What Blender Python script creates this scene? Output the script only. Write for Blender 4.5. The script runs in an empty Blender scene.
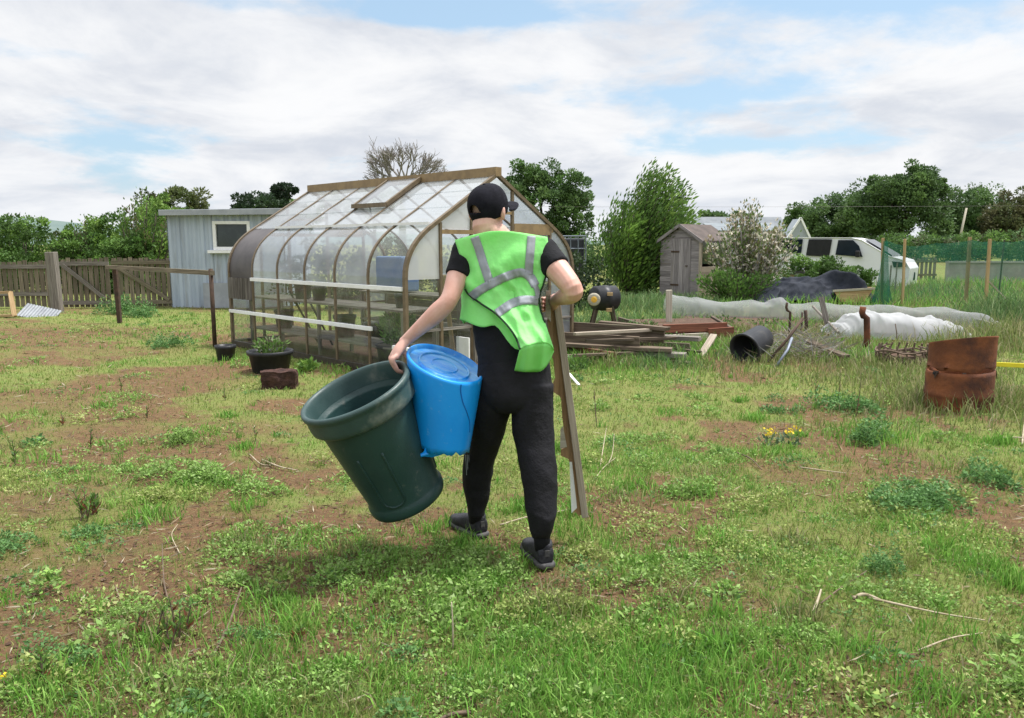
import bpy, math, random
import numpy as np
from mathutils import Vector, Matrix, Euler, noise as mnoise
random.seed(7); RNG = np.random.default_rng(7)
R = math.radians
SC = bpy.context.scene
COL = SC.collection
# ------------------------------------------------------------------ camera, sky, sun, exposure
CAMH, PITCH, FPX = 1.52, 8.39, 780.0
cd = bpy.data.cameras.new('camera'); cam = bpy.data.objects.new('camera', cd); COL.objects.link(cam)
cam.location = (0, 0, CAMH); cam.rotation_euler = (R(90 - PITCH), 0, 0)
cd.sensor_width = 36.0; cd.lens = 36.0 * FPX / 1024.0; cd.clip_start = 0.05; cd.clip_end = 4000
SC.camera = cam
SC.view_settings.view_transform = 'Standard'; SC.view_settings.look = 'None'
SC.view_settings.exposure = 0.84; SC.view_settings.gamma = 1.0; SC.view_settings.use_curve_mapping = False
SUN_EL, SUN_AZ = 68.0, 70.0          # degrees; azimuth measured from +Y (ahead) towards +X (right)
sd = bpy.data.lights.new('sun', 'SUN'); sd.energy = 3.2; sd.angle = R(8); sd.color = (1.0, 0.97, 0.93)
sun = bpy.data.objects.new('sun', sd); COL.objects.link(sun)
_sdir = Vector((math.sin(R(SUN_AZ)) * math.cos(R(SUN_EL)), math.cos(R(SUN_AZ)) * math.cos(R(SUN_EL)), math.sin(R(SUN_EL))))
sun.rotation_euler = (-_sdir).to_track_quat('-Z', 'Y').to_euler(); sun.location = (0, 0, 30)
W = bpy.data.worlds.new("World"); SC.world = W; W.use_nodes = True
SC.cycles.max_bounces = 6; SC.cycles.diffuse_bounces = 3; SC.cycles.glossy_bounces = 3
SC.cycles.transparent_max_bounces = 16; SC.cycles.transmission_bounces = 4
SC.cycles.caustics_reflective = False; SC.cycles.caustics_refractive = False
SC.cycles.use_denoising = True

SKYOFF = (1.1, 7.3, 0.0)
def sky():
    nt = W.node_tree; nt.nodes.clear(); N = nt.nodes.new; L = nt.links.new
    out = N('ShaderNodeOutputWorld'); bg = N('ShaderNodeBackground'); bg.inputs['Strength'].default_value = 0.10
    L(bg.outputs[0], out.inputs[0])
    st = N('ShaderNodeTexSky'); st.sky_type = 'NISHITA'; st.sun_disc = False
    st.sun_elevation = R(SUN_EL); st.sun_rotation = R(SUN_AZ); st.air_density = 1.0; st.dust_density = 1.5
    tc = N('ShaderNodeTexCoord'); sep = N('ShaderNodeSeparateXYZ'); L(tc.outputs['Generated'], sep.inputs[0])
    def m(op, a, b=None, clamp=False):
        n = N('ShaderNodeMath'); n.operation = op; n.use_clamp = clamp
        for i, x in enumerate((a, b)):
            if x is None: continue
            if isinstance(x, (int, float)): n.inputs[i].default_value = x
            else: L(x, n.inputs[i])
        return n.outputs[0]
    z = m('ADD', m('MAXIMUM', sep.outputs[2], 0.0), 0.20)
    cb = N('ShaderNodeCombineXYZ'); L(m('DIVIDE', sep.outputs[0], z), cb.inputs[0]); L(m('DIVIDE', sep.outputs[1], z), cb.inputs[1])
    def nz(scale, detail, rough, off, dist=0.0):
        mp = N('ShaderNodeMapping'); mp.inputs['Location'].default_value = off; L(cb.outputs[0], mp.inputs[0])
        n = N('ShaderNodeTexNoise'); n.inputs['Scale'].default_value = scale; n.inputs['Detail'].default_value = detail
        n.inputs['Roughness'].default_value = rough; n.inputs['Distortion'].default_value = dist; L(mp.outputs[0], n.inputs['Vector'])
        return n.outputs[0]
    def ramp(v, a, b):
        n = N('ShaderNodeMapRange'); n.interpolation_type = 'SMOOTHSTEP'; n.inputs[1].default_value = a; n.inputs[2].default_value = b; L(v, n.inputs[0])
        return n.outputs[0]
    def mix(f, a, b):
        n = N('ShaderNodeMix'); n.data_type = 'RGBA'
        if isinstance(f, float): n.inputs[0].default_value = f
        else: L(f, n.inputs[0])
        for i, x in ((6, a), (7, b)):
            if isinstance(x, tuple): n.inputs[i].default_value = (*x, 1)
            else: L(x, n.inputs[i])
        return n.outputs[2]
    big = nz(0.82, 8.0, 0.58, SKYOFF, 0.25); fine = nz(2.9, 7.0, 0.62, (7.0, 2.2, 0.0), 0.3)
    # openings in the cloud deck: (pixel centre in the photo's sky -> direction), angular size, strength
    field = m('ADD', m('MULTIPLY', big, 0.75), m('MULTIPLY', fine, 0.25))
    def hole(px, py, sx, sy, amt):
        az = math.atan2((px - 512) / FPX, 1.0); el = R(-PITCH) - math.atan((py - 359) / FPX) + 0.0
        d = Vector((math.sin(az) * math.cos(el), math.cos(az) * math.cos(el), math.sin(el)))
        ax = m('DIVIDE', m('SUBTRACT', sep.outputs[0], d.x), sx); ez = m('DIVIDE', m('SUBTRACT', sep.outputs[2], d.z), sy)
        r2 = m('ADD', m('MULTIPLY', ax, ax), m('MULTIPLY', ez, ez))
        return m('MULTIPLY', m('POWER', 2.718, m('MULTIPLY', r2, -1.0)), amt)
    for h in ((250, 14, .24, .022, .17), (60, 78, .14, .016, .14), (630, 100, .16, .022, .15), (800, 152, .22, .022, .17), (960, 2, .18, .022, .30), (470, 14, .16, .016, .13), (30, 225, .4, .012, .05)):
        field = m('SUBTRACT', field, hole(*h))
    mask = ramp(field, 0.335, 0.455)
    shade = ramp(nz(1.5, 9.0, 0.60, (1.3, 5.1, 0.0), 0.4), 0.34, 0.66)
    wisp = ramp(nz(4.2, 5.0, 0.6, (11.0, 0.4, 0.0), 0.5), 0.3, 0.75)
    cloud = mix(shade, (3.85, 4.08, 4.5), (5.4, 5.45, 5.55)); cloud = mix(m('MULTIPLY', wisp, 0.4), cloud, (5.6, 5.6, 5.6))
    hs = N('ShaderNodeHueSaturation'); hs.inputs['Saturation'].default_value = 0.85; hs.inputs['Value'].default_value = 1.0; L(st.outputs[0], hs.inputs['Color'])
    blue = mix(0.55, hs.outputs[0], (2.6, 4.0, 5.2))
    allc = mix(mask, blue, cloud)
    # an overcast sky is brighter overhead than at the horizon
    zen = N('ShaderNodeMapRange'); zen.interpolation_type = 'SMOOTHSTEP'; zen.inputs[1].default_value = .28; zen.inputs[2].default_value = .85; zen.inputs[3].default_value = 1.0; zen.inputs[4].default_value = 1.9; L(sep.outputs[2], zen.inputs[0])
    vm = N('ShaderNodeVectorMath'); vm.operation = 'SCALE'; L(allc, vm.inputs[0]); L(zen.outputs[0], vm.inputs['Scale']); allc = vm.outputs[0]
    hz = ramp(sep.outputs[2], 0.10, -0.01)
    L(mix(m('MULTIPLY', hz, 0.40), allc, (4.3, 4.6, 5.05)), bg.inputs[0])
sky()

# ------------------------------------------------------------------ helpers: pixels of the photo to places, meshes, materials
_c, _s = math.cos(R(PITCH)), math.sin(R(PITCH))
FWD, UP, RIGHT = Vector((0, _c, -_s)), Vector((0, _s, _c)), Vector((1, 0, 0))
def ray(px, py): return RIGHT * ((px - 512) / FPX) + UP * (-(py - 359) / FPX) + FWD
def P(px, py, Y):
    d = ray(px, py); return Vector((0, 0, CAMH)) + d * (Y / d.y)
def G(px, py, z=0.0):
    d = ray(px, py); return Vector((0, 0, CAMH)) + d * ((z - CAMH) / d.z)
def V(*a): return Vector(a)

class MB:
    def __init__(s): s.v, s.f, s.g, s.c = [], [], [], []
    def add(s, vs, fs, gr=None, col=None):
        n = len(s.v); s.v += [Vector(v) for v in vs]; s.f += [tuple(i + n for i in f) for f in fs]
        s.g += [Vector(g) for g in (gr if gr is not None else vs)]
        col = col or (1, 1, 1); s.c += [col] * len(vs)
    def bar(s, p, q, w, h, up=(0, 0, 1), tint=.18, endcut=0.0):
        p, q = Vector(p), Vector(q); t = (q - p); L = t.length; t = t / L; u = Vector(up)
        if abs(t.dot(u)) > .98: u = Vector((0, 1, 0))
        a = t.cross(u).normalized(); b = a.cross(t); off = Vector((random.random() * 50, random.random() * 50, random.random() * 50))
        vs, gr = [], []
        for k, x in ((0, p), (1, q)):
            for sa, sb in ((-1, -1), (1, -1), (1, 1), (-1, 1)):
                e = endcut * random.uniform(-1, 1)
                vs.append(x + a * (w / 2 * sa) + b * (h / 2 * sb) + t * e); gr.append(off + Vector((L * k, w / 2 * sa, h / 2 * sb)))
        k = 1 + random.uniform(-tint, tint)
        s.add(vs, [(0, 3, 2, 1), (4, 5, 6, 7), (0, 1, 5, 4), (1, 2, 6, 5), (2, 3, 7, 6), (3, 0, 4, 7)], gr, (k, k, k))
    def box(s, c, size, rz=0.0, rot=None):
        M = rot or Matrix.Rotation(rz, 3, 'Z'); c = Vector(c); x, y, z = (d / 2 for d in size)
        loc = [Vector((sx * x, sy * y, sz * z)) for sz in (-1, 1) for sx, sy in ((-1, -1), (1, -1), (1, 1), (-1, 1))]
        off = Vector((random.random() * 50, random.random() * 50, 0))
        s.add([c + M @ l for l in loc], [(0, 3, 2, 1), (4, 5, 6, 7), (0, 1, 5, 4), (1, 2, 6, 5), (2, 3, 7, 6), (3, 0, 4, 7)], [l + off for l in loc])
    def rings(s, rs, cap=(True, True), closed=True, col=None):
        n = len(rs[0]); vs = [p for r in rs for p in r]; fs = []
        for i in range(len(rs) - 1):
            for j in range(n if closed else n - 1):
                k = (j + 1) % n; fs.append((i * n + j, i * n + k, (i + 1) * n + k, (i + 1) * n + j))
        if cap[0]: fs.append(tuple(range(n - 1, -1, -1)))
        if cap[1]: fs.append(tuple((len(rs) - 1) * n + j for j in range(n)))
        s.add(vs, fs, None, col)
    def tube(s, pts, rad, n=10, ref=(1, 0, 0), cap=(True, True), col=None, pw=1.0):
        pts = [Vector(p) for p in pts]; rs = []
        if not isinstance(rad, (list, tuple)): rad = [rad] * len(pts)
        for i, p in enumerate(pts):
            t = (pts[min(i + 1, len(pts) - 1)] - pts[max(i - 1, 0)]).normalized(); u = Vector(ref)
            if abs(u.dot(t)) > .93: u = Vector((0, 1, 0)) if abs(t.y) < .9 else Vector((0, 0, 1))
            a = (u - t * u.dot(t)).normalized(); b = t.cross(a); r = rad[i]; ra, rb = r if isinstance(r, (list, tuple)) else (r, r)
            ring = []
            for k in range(n):
                an = 2 * math.pi * k / n; ca, sa = math.cos(an), math.sin(an)
                if pw != 1: ca = math.copysign(abs(ca) ** pw, ca); sa = math.copysign(abs(sa) ** pw, sa)
                ring.append(p + a * ra * ca + b * rb * sa)
            rs.append(ring)
        s.rings(rs, cap, True, col)
    def ball(s, c, r, M=None, n=12, m=8):
        r = r if isinstance(r, (tuple, list)) else (r, r, r); c = Vector(c); M = M or Matrix.Identity(3); rs = []
        for i in range(m + 1):
            th = max(1e-3, min(math.pi - 1e-3, math.pi * i / m))
            rs.append([c + M @ Vector((r[0] * math.sin(th) * math.cos(2 * math.pi * j / n), r[1] * math.sin(th) * math.sin(2 * math.pi * j / n), -r[2] * math.cos(th))) for j in range(n)])
        s.rings(rs)
    def lathe(s, prof, c=(0, 0, 0), M=None, n=32, cap=(False, False)):
        c = Vector(c); M = M or Matrix.Identity(3)
        s.rings([[c + M @ Vector((r * math.cos(2 * math.pi * j / n), r * math.sin(2 * math.pi * j / n), z)) for j in range(n)] for r, z in prof], cap)
    def grid(s, rows, flip=False):
        n = len(rows[0]); fs = []
        for i in range(len(rows) - 1):
            for j in range(n - 1):
                f = (i * n + j, i * n + j + 1, (i + 1) * n + j + 1, (i + 1) * n + j); fs.append(f[::-1] if flip else f)
        s.add([p for r in rows for p in r], fs)
    def prism(s, poly, ext):
        n = len(poly); e = Vector(ext); poly = [Vector(p) for p in poly]
        s.add(poly + [p + e for p in poly], [tuple(range(n - 1, -1, -1)), tuple(range(n, 2 * n))] + [(i, (i + 1) % n, n + (i + 1) % n, n + i) for i in range(n)])
    def build(s, name, mat, parent=None, smooth=False, bevel=0, thick=0, sub=0):
        me = bpy.data.meshes.new(name); me.from_pydata([tuple(v) for v in s.v], [], s.f); me.validate(); me.update()
        if len(me.vertices) == len(s.g):
            a = me.attributes.new('gr', 'FLOAT_VECTOR', 'POINT'); a.data.foreach_set('vector', np.array([tuple(g) for g in s.g], dtype=np.float32).ravel())
            a = me.attributes.new('col', 'FLOAT_COLOR', 'POINT'); a.data.foreach_set('color', np.array([(*c, 1) for c in s.c], dtype=np.float32).ravel())
        me.materials.append(mat); o = bpy.data.objects.new(name, me); COL.objects.link(o)
        if smooth: me.polygons.foreach_set('use_smooth', [True] * len(me.polygons))
        if thick: m = o.modifiers.new('thick', 'SOLIDIFY'); m.thickness = thick; m.offset = 0
        if sub: m = o.modifiers.new('sub', 'SUBSURF'); m.levels = sub; m.render_levels = sub
        if bevel: m = o.modifiers.new('bev', 'BEVEL'); m.width = bevel; m.segments = 2; m.limit_method = 'ANGLE'
        if parent: adopt(o, parent)
        return o
def adopt(o, parent):
    o.parent = parent
    p = parent; t = Vector((0, 0, 0))
    M = Matrix.Identity(4)
    while p is not None:
        M = p.matrix_basis if p.parent is None else M
        p = p.parent
    o.matrix_parent_inverse = M.inverted() if parent.parent is None else Matrix.Identity(4)
    return o
def tag(o, label, cat, group=None, kind=None):
    if label: o['label'] = label
    if cat: o['category'] = cat
    if group: o['group'] = group
    if kind: o['kind'] = kind
    return o
def thing(name, label, cat, loc=(0, 0, 0), group=None):
    o = bpy.data.objects.new(name, None); COL.objects.link(o); o.location = loc; o.empty_display_size = .1
    return tag(o, label, cat, group)
def dup(o, parent=None):
    c = o.copy(); COL.objects.link(c)
    if parent: c.parent = parent
    for ch in list(o.children): dup(ch, c)
    return c
def np_mesh(name, verts, tris, cols, mat, parent=None, quads=None):
    me = bpy.data.meshes.new(name); nv = len(verts)
    me.vertices.add(nv); me.vertices.foreach_set('co', np.asarray(verts, np.float32).ravel())
    parts, starts, n = [], [], 0
    for arr, k in ((tris, 3), (quads, 4)):
        if arr is None or len(arr) == 0: continue
        parts.append(np.asarray(arr, np.int32).ravel()); starts.append(n + np.arange(len(arr)) * k); n += len(arr) * k
    loops = np.concatenate(parts); st = np.concatenate(starts).astype(np.int32)
    me.loops.add(len(loops)); me.loops.foreach_set('vertex_index', loops)
    me.polygons.add(len(st)); me.polygons.foreach_set('loop_start', st)
    me.update(calc_edges=True)
    a = me.attributes.new('col', 'FLOAT_COLOR', 'POINT')
    a.data.foreach_set('color', np.concatenate([cols, np.ones((nv, 1))], 1).astype(np.float32).ravel())
    me.materials.append(mat); o = bpy.data.objects.new(name, me); COL.objects.link(o)
    if parent: adopt(o, parent)
    return o
def unit(a): return a / np.maximum(np.linalg.norm(a, axis=1, keepdims=True), 1e-9)
def leaves(name, C, D, S, Wd, col, mat, parent=None, fold=.25):
    """N leaf-shaped faces: base C, direction D, length S, width ratio Wd, colour col."""
    C = np.asarray(C, float); D = unit(np.asarray(D, float)); N = len(C)
    S = np.broadcast_to(S, (N,))[:, None]; Wd = np.broadcast_to(Wd, (N,))[:, None]
    side = unit(np.cross(D, RNG.normal(size=(N, 3)))); nr = np.cross(side, D)
    m = C + D * S * .45 + nr * S * fold * .4
    v = np.stack([C, m + side * S * Wd * .5, C + D * S, m - side * S * Wd * .5], 1).reshape(-1, 3)
    q = np.arange(N * 4).reshape(N, 4)
    return np_mesh(name, v, None, np.repeat(col, 4, 0), mat, parent, q)
def blades(C, H, Wd, lean, col):
    N = len(C); az = RNG.uniform(0, 2 * np.pi, N); s = np.stack([np.cos(az), np.sin(az), np.zeros(N)], 1)
    la = RNG.uniform(0, 2 * np.pi, N); l = np.stack([np.cos(la), np.sin(la), np.zeros(N)], 1) * np.asarray(lean).reshape(-1, 1)
    H = H[:, None]; w = Wd[:, None] / 2; up = np.array([[0, 0, 1.0]])
    mid = C + up * H * .6 + l * H * .35; tip = C + up * H * np.sqrt(np.maximum(.05, 1 - .6 * np.asarray(lean).reshape(-1, 1) ** 2)) + l * H * .95
    v = np.stack([C - s * w, C + s * w, mid - s * w * .8, mid + s * w * .8, tip], 1).reshape(-1, 3)
    b = (np.arange(N) * 5)[:, None]; t = np.concatenate([b + [0, 1, 3], b + [0, 3, 2], b + [2, 3, 4]], 0)
    return v, t, np.repeat(col, 5, 0)

def mat(name, c1, c2=None, scale=6.0, rough=.75, bump=.25, bscale=None, metal=0.0, spec=.3, stretch=(1, 1, 1), coord='obj', lo=.35, hi=.65, tint=False, c3=None, s3=2.0, lo3=.55, hi3=.7, detail=6, transl=0.0, sheen=0.0, bdist=.01):
    m = bpy.data.materials.new(name); m.use_nodes = True; nt = m.node_tree; N = nt.nodes.new; L = nt.links.new
    b = nt.nodes['Principled BSDF']; b.inputs['Roughness'].default_value = rough; b.inputs['Metallic'].default_value = metal
    b.inputs['Specular IOR Level'].default_value = spec
    if sheen: b.inputs['Sheen Weight'].default_value = sheen
    if coord == 'gr': at = N('ShaderNodeAttribute'); at.attribute_name = 'gr'; src = at.outputs['Vector']
    else: tc = N('ShaderNodeTexCoord'); src = tc.outputs['Object']
    mp = N('ShaderNodeMapping'); mp.inputs['Scale'].default_value = stretch; L(src, mp.inputs[0])
    def nz(sc, d=detail):
        n = N('ShaderNodeTexNoise'); n.inputs['Scale'].default_value = sc; n.inputs['Detail'].default_value = d; n.inputs['Roughness'].default_value = .62; L(mp.outputs[0], n.inputs['Vector']); return n
    def rng(v, a, c):
        r = N('ShaderNodeMapRange'); r.interpolation_type = 'SMOOTHSTEP'; r.inputs[1].default_value = a; r.inputs[2].default_value = c; L(v, r.inputs[0]); return r.outputs[0]
    n1 = nz(scale); mx = N('ShaderNodeMix'); mx.data_type = 'RGBA'; L(rng(n1.outputs[0], lo, hi), mx.inputs[0])
    mx.inputs[6].default_value = (*c1, 1); mx.inputs[7].default_value = (*(c2 or tuple(x * .7 for x in c1)), 1); colr = mx.outputs[2]
    if c3:
        n3 = nz(s3); m3 = N('ShaderNodeMix'); m3.data_type = 'RGBA'; L(rng(n3.outputs[0], lo3, hi3), m3.inputs[0]); L(colr, m3.inputs[6]); m3.inputs[7].default_value = (*c3, 1); colr = m3.outputs[2]
    if tint:
        at = N('ShaderNodeAttribute'); at.attribute_name = 'col'; mm = N('ShaderNodeMix'); mm.data_type = 'RGBA'; mm.blend_type = 'MULTIPLY'; mm.inputs[0].default_value = 1; L(colr, mm.inputs[6]); L(at.outputs['Color'], mm.inputs[7]); colr = mm.outputs[2]
    L(colr, b.inputs['Base Color'])
    if bump:
        n2 = nz(bscale or scale * 4); bp = N('ShaderNodeBump'); bp.inputs['Strength'].default_value = bump; bp.inputs['Distance'].default_value = bdist; L(n2.outputs[0], bp.inputs['Height']); L(bp.outputs[0], b.inputs['Normal'])
    if transl:
        out = nt.nodes['Material Output']; tr = N('ShaderNodeBsdfTranslucent'); L(colr, tr.inputs[0]); ms = N('ShaderNodeMixShader'); ms.inputs[0].default_value = transl; L(b.outputs[0], ms.inputs[1]); L(tr.outputs[0], ms.inputs[2]); L(ms.outputs[0], out.inputs[0])
    return m
def leafmat(name, rough=.55, transl=.3, spec=.25):
    m = bpy.data.materials.new(name); m.use_nodes = True; nt = m.node_tree; N = nt.nodes.new; L = nt.links.new
    b = nt.nodes['Principled BSDF']; b.inputs['Roughness'].default_value = rough; b.inputs['Specular IOR Level'].default_value = spec
    at = N('ShaderNodeAttribute'); at.attribute_name = 'col'; L(at.outputs['Color'], b.inputs['Base Color'])
    tr = N('ShaderNodeBsdfTranslucent'); L(at.outputs['Color'], tr.inputs[0]); ms = N('ShaderNodeMixShader'); ms.inputs[0].default_value = transl
    L(b.outputs[0], ms.inputs[1]); L(tr.outputs[0], ms.inputs[2]); L(ms.outputs[0], nt.nodes['Material Output'].inputs[0]); return m
def glassmat(name, haze=.05, hazecol=(.8, .82, .82), refl=1.0, dirt=.15, dscale=3.0, tint=(.93, .96, .95)):
    m = bpy.data.materials.new(name); m.use_nodes = True; nt = m.node_tree; nt.nodes.clear(); N = nt.nodes.new; L = nt.links.new
    out = N('ShaderNodeOutputMaterial'); tr = N('ShaderNodeBsdfTransparent'); tr.inputs[0].default_value = (*tint, 1)
    df = N('ShaderNodeBsdfDiffuse'); df.inputs[0].default_value = (*hazecol, 1); tl = N('ShaderNodeBsdfTranslucent'); tl.inputs[0].default_value = (*hazecol, 1)
    md = N('ShaderNodeMixShader'); md.inputs[0].default_value = .5; L(df.outputs[0], md.inputs[1]); L(tl.outputs[0], md.inputs[2])
    tc = N('ShaderNodeTexCoord'); n = N('ShaderNodeTexNoise'); n.inputs['Scale'].default_value = dscale; n.inputs['Detail'].default_value = 6; L(tc.outputs['Object'], n.inputs['Vector'])
    mr = N('ShaderNodeMapRange'); mr.inputs[1].default_value = .35; mr.inputs[2].default_value = .7; mr.inputs[3].default_value = haze; mr.inputs[4].default_value = haze + dirt; L(n.outputs[0], mr.inputs[0])
    m1 = N('ShaderNodeMixShader'); L(mr.outputs[0], m1.inputs[0]); L(tr.outputs[0], m1.inputs[1]); L(md.outputs[0], m1.inputs[2])
    gl = N('ShaderNodeBsdfGlossy'); gl.inputs['Roughness'].default_value = .04; fr = N('ShaderNodeLayerWeight'); fr.inputs['Blend'].default_value = .5
    pw = N('ShaderNodeMath'); pw.operation = 'POWER'; pw.inputs[1].default_value = 4.5; L(fr.outputs['Facing'], pw.inputs[0])
    ma = N('ShaderNodeMath'); ma.operation = 'MULTIPLY_ADD'; ma.inputs[1].default_value = .85; ma.inputs[2].default_value = .07; L(pw.outputs[0], ma.inputs[0])
    mu = N('ShaderNodeMath'); mu.operation = 'MULTIPLY'; mu.inputs[1].default_value = refl; L(ma.outputs[0], mu.inputs[0])
    m2 = N('ShaderNodeMixShader'); L(mu.outputs[0], m2.inputs[0]); L(m1.outputs[0], m2.inputs[1]); L(gl.outputs[0], m2.inputs[2]); L(m2.outputs[0], out.inputs[0])
    return m
def netmat(name, col, cover, scale=0.0):
    m = bpy.data.materials.new(name); m.use_nodes = True; nt = m.node_tree; nt.nodes.clear(); N = nt.nodes.new; L = nt.links.new
    out = N('ShaderNodeOutputMaterial'); tr = N('ShaderNodeBsdfTransparent'); df = N('ShaderNodeBsdfDiffuse'); df.inputs[0].default_value = (*col, 1)
    tl = N('ShaderNodeBsdfTranslucent'); tl.inputs[0].default_value = (*col, 1); md = N('ShaderNodeMixShader'); md.inputs[0].default_value = .4; L(df.outputs[0], md.inputs[1]); L(tl.outputs[0], md.inputs[2])
    tc = N('ShaderNodeTexCoord'); n = N('ShaderNodeTexNoise'); n.inputs['Scale'].default_value = 1.6; n.inputs['Detail'].default_value = 5; L(tc.outputs['Object'], n.inputs['Vector'])
    mr = N('ShaderNodeMapRange'); mr.inputs[1].default_value = .3; mr.inputs[2].default_value = .7; mr.inputs[3].default_value = cover - .14; mr.inputs[4].default_value = cover + .1; L(n.outputs[0], mr.inputs[0])
    ms = N('ShaderNodeMixShader'); L(mr.outputs[0], ms.inputs[0]); L(tr.outputs[0], ms.inputs[1]); L(md.outputs[0], ms.inputs[2]); L(ms.outputs[0], out.inputs[0]); return m

# numpy value noise for ground and grass patches
def vnoise(x, y, seed=0):
    ix, iy = np.floor(x).astype(np.int64), np.floor(y).astype(np.int64); fx, fy = x - ix, y - iy
    fx = fx * fx * (3 - 2 * fx); fy = fy * fy * (3 - 2 * fy)
    def h(a, b):
        k = (a * 374761393 + b * 668265263 + seed * 1442695041) & 0xffffffff
        k = ((k ^ (k >> 13)) * 1274126177) & 0xffffffff
        return ((k ^ (k >> 16)) & 0xffff) / 65535.0
    return (h(ix, iy) * (1 - fx) + h(ix + 1, iy) * fx) * (1 - fy) + (h(ix, iy + 1) * (1 - fx) + h(ix + 1, iy + 1) * fx) * fy
def fbm(x, y, seed=0, o=4):
    t, a, n = 0, .5, 0
    for k in range(o): t = t + a * vnoise(x * 2 ** k, y * 2 ** k, seed + k); n += a; a *= .55
    return t / n
def sstep(a, b, x):
    t = np.clip((x - a) / (b - a), 0, 1); return t * t * (3 - 2 * t)

# ------------------------------------------------------------------ materials
M = {}
M['skin'] = mat('skin', (.60, .33, .26), (.66, .40, .33), 14, .5, .12, 90, spec=.35, c3=(.58, .27, .21), s3=5, bdist=.003)
M['hair'] = mat('hair', (.20, .14, .11), (.30, .21, .17), 40, .8, .3, 200)
M['cap'] = mat('black_cloth', (.007, .007, .011), (.012, .012, .018), 30, .9, .3, 300, sheen=0, spec=.15)
M['trs'] = mat('trouser_cloth', (.0055, .0052, .007), (.010, .0095, .013), 9, .8, .5, 22, sheen=0, bdist=.02)
M['tee'] = mat('tshirt_cloth', (.006, .006, .008), (.010, .010, .013), 9, .9, .5, 16, sheen=0, bdist=.02)
M['vest'] = mat('hi_vis_cloth', (.40, .98, .33), (.35, .97, .29), 8, .75, .35, 12, transl=.25, bdist=.02)
M['bind'] = mat('vest_binding', (.01, .03, .012), (.02, .05, .02), 30, .7, .1)
M['refl'] = mat('reflective_tape', (.36, .38, .42), (.29, .31, .345), 14, .75, .35, 40, spec=.15, bdist=.004)
M['shoe'] = mat('shoe_black', (.016, .016, .021), (.04, .04, .048), 30, .6, .4, 80)
M['sole'] = mat('shoe_sole', (.05, .05, .055), (.10, .095, .09), 30, .7, .3, 60)
M['bin'] = mat('bin_green_plastic', (.011, .037, .036), (.020, .052, .050), 3.5, .42, .15, 60, spec=.4, c3=(.085, .10, .09), s3=24, lo3=.60, hi3=.80, detail=10)
M['rim'] = mat('bin_rim_plastic', (.040, .076, .074), (.026, .056, .054), 6, .45, .12, 60, spec=.45, c3=(.15, .17, .15), s3=5, lo3=.54, hi3=.75)
M['blue'] = mat('blue_plastic', (.005, .27, .80), (.008, .30, .84), 4, .33, .1, 40, spec=.45, c3=(.16, .40, .74), s3=30, lo3=.60, hi3=.82)
M['bluein'] = mat('blue_plastic_base', (.006, .24, .72), (.10, .38, .72), 9, .35, .35, 24, spec=.5, stretch=(1, 3, 1), c3=(.35, .55, .72), s3=12, lo3=.56, hi3=.8)
WOODS = {}
def wood(key, c1, c2, c3=None, st=(1.2, 26, 26), **k):
    M[key] = mat('wood_' + key, c1, c2, 2.0, .85, .6, 3.0, coord='gr', stretch=st, tint=True, c3=c3, s3=.35, spec=.15, **k)
wood('grey', (.26, .235, .205), (.13, .115, .098), (.20, .19, .15))
wood('fence', (.23, .195, .14), (.13, .11, .078), (.15, .15, .09))
wood('fresh', (.46, .33, .18), (.33, .22, .11), (.40, .32, .2))
wood('brown', (.44, .28, .15), (.27, .165, .085), (.36, .29, .2))
wood('batten', (.44, .375, .30), (.30, .25, .20), (.33, .30, .25))
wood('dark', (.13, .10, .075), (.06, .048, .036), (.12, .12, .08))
wood('timber', (.20, .155, .115), (.09, .068, .05), (.15, .14, .09))
wood('red', (.24, .095, .06), (.14, .06, .042), (.2, .15, .1))
wood('shed', (.30, .27, .275), (.17, .15, .155), (.22, .19, .17))
wood('pale', (.50, .46, .38), (.36, .32, .25))
M['bronze'] = mat('bronze_frame', (.17, .125, .075), (.12, .088, .052), 14, .5, .1, spec=.4)
M['ridge'] = mat('ridge_frame', (.29, .20, .10), (.22, .15, .078), 9, .5, .1, spec=.4)
M['dkframe'] = mat('dark_frame', (.045, .038, .03), (.07, .055, .04), 14, .5, .1)
M['white'] = mat('white_paint', (.84, .84, .84), (.77, .77, .76), 10, .5, .08)
M['glass'] = glassmat('clear_glass', .04, (.42, .43, .38), 1.0, .22, 4.0)
M['rglass'] = glassmat('roof_glass', .38, (.62, .65, .68), 1.1, .32, 2.5)
M['haze'] = glassmat('hazy_plastic', .36, (.62, .66, .71), 1.1, .26, 2.0)
M['opal'] = glassmat('opal_plastic', .80, (.74, .74, .73), .6, .14, 2.0)
M['slate'] = mat('dark_plastic_sheet', (.075, .068, .07), (.105, .095, .095), 3, .5, .15)
M['corr'] = mat('pale_blue_sheet', (.41, .47, .55), (.34, .395, .475), 1.2, .55, .1, stretch=(3, 3, .5), c3=(.30, .31, .32), s3=1.6, lo3=.5, hi3=.8)
M['roofgrey'] = mat('grey_felt', (.36, .38, .41), (.28, .30, .33), 3, .7, .15)
M['pane'] = mat('dark_window', (.02, .03, .03), (.035, .05, .045), 3, .08, 0, spec=.6)
M['rust'] = mat('rust', (.225, .078, .030), (.125, .046, .023), 4, .85, .7, 30, c3=(.062, .028, .022), s3=2.6, lo3=.44, hi3=.64, detail=10)
M['rustdk'] = mat('rust_dark', (.085, .052, .036), (.05, .034, .026), 12, .85, .4, 60)
M['black'] = mat('black_plastic', (.016, .017, .020), (.028, .029, .033), 5, .45, .15, 40, c3=(.06, .058, .052), s3=4, lo3=.58, hi3=.8)
M['terra'] = mat('terracotta', (.36, .15, .08), (.28, .12, .07), 9, .85, .2)
M['galv'] = mat('galvanised', (.22, .235, .25), (.15, .16, .175), 5, .55, .1, metal=.2)
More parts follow.
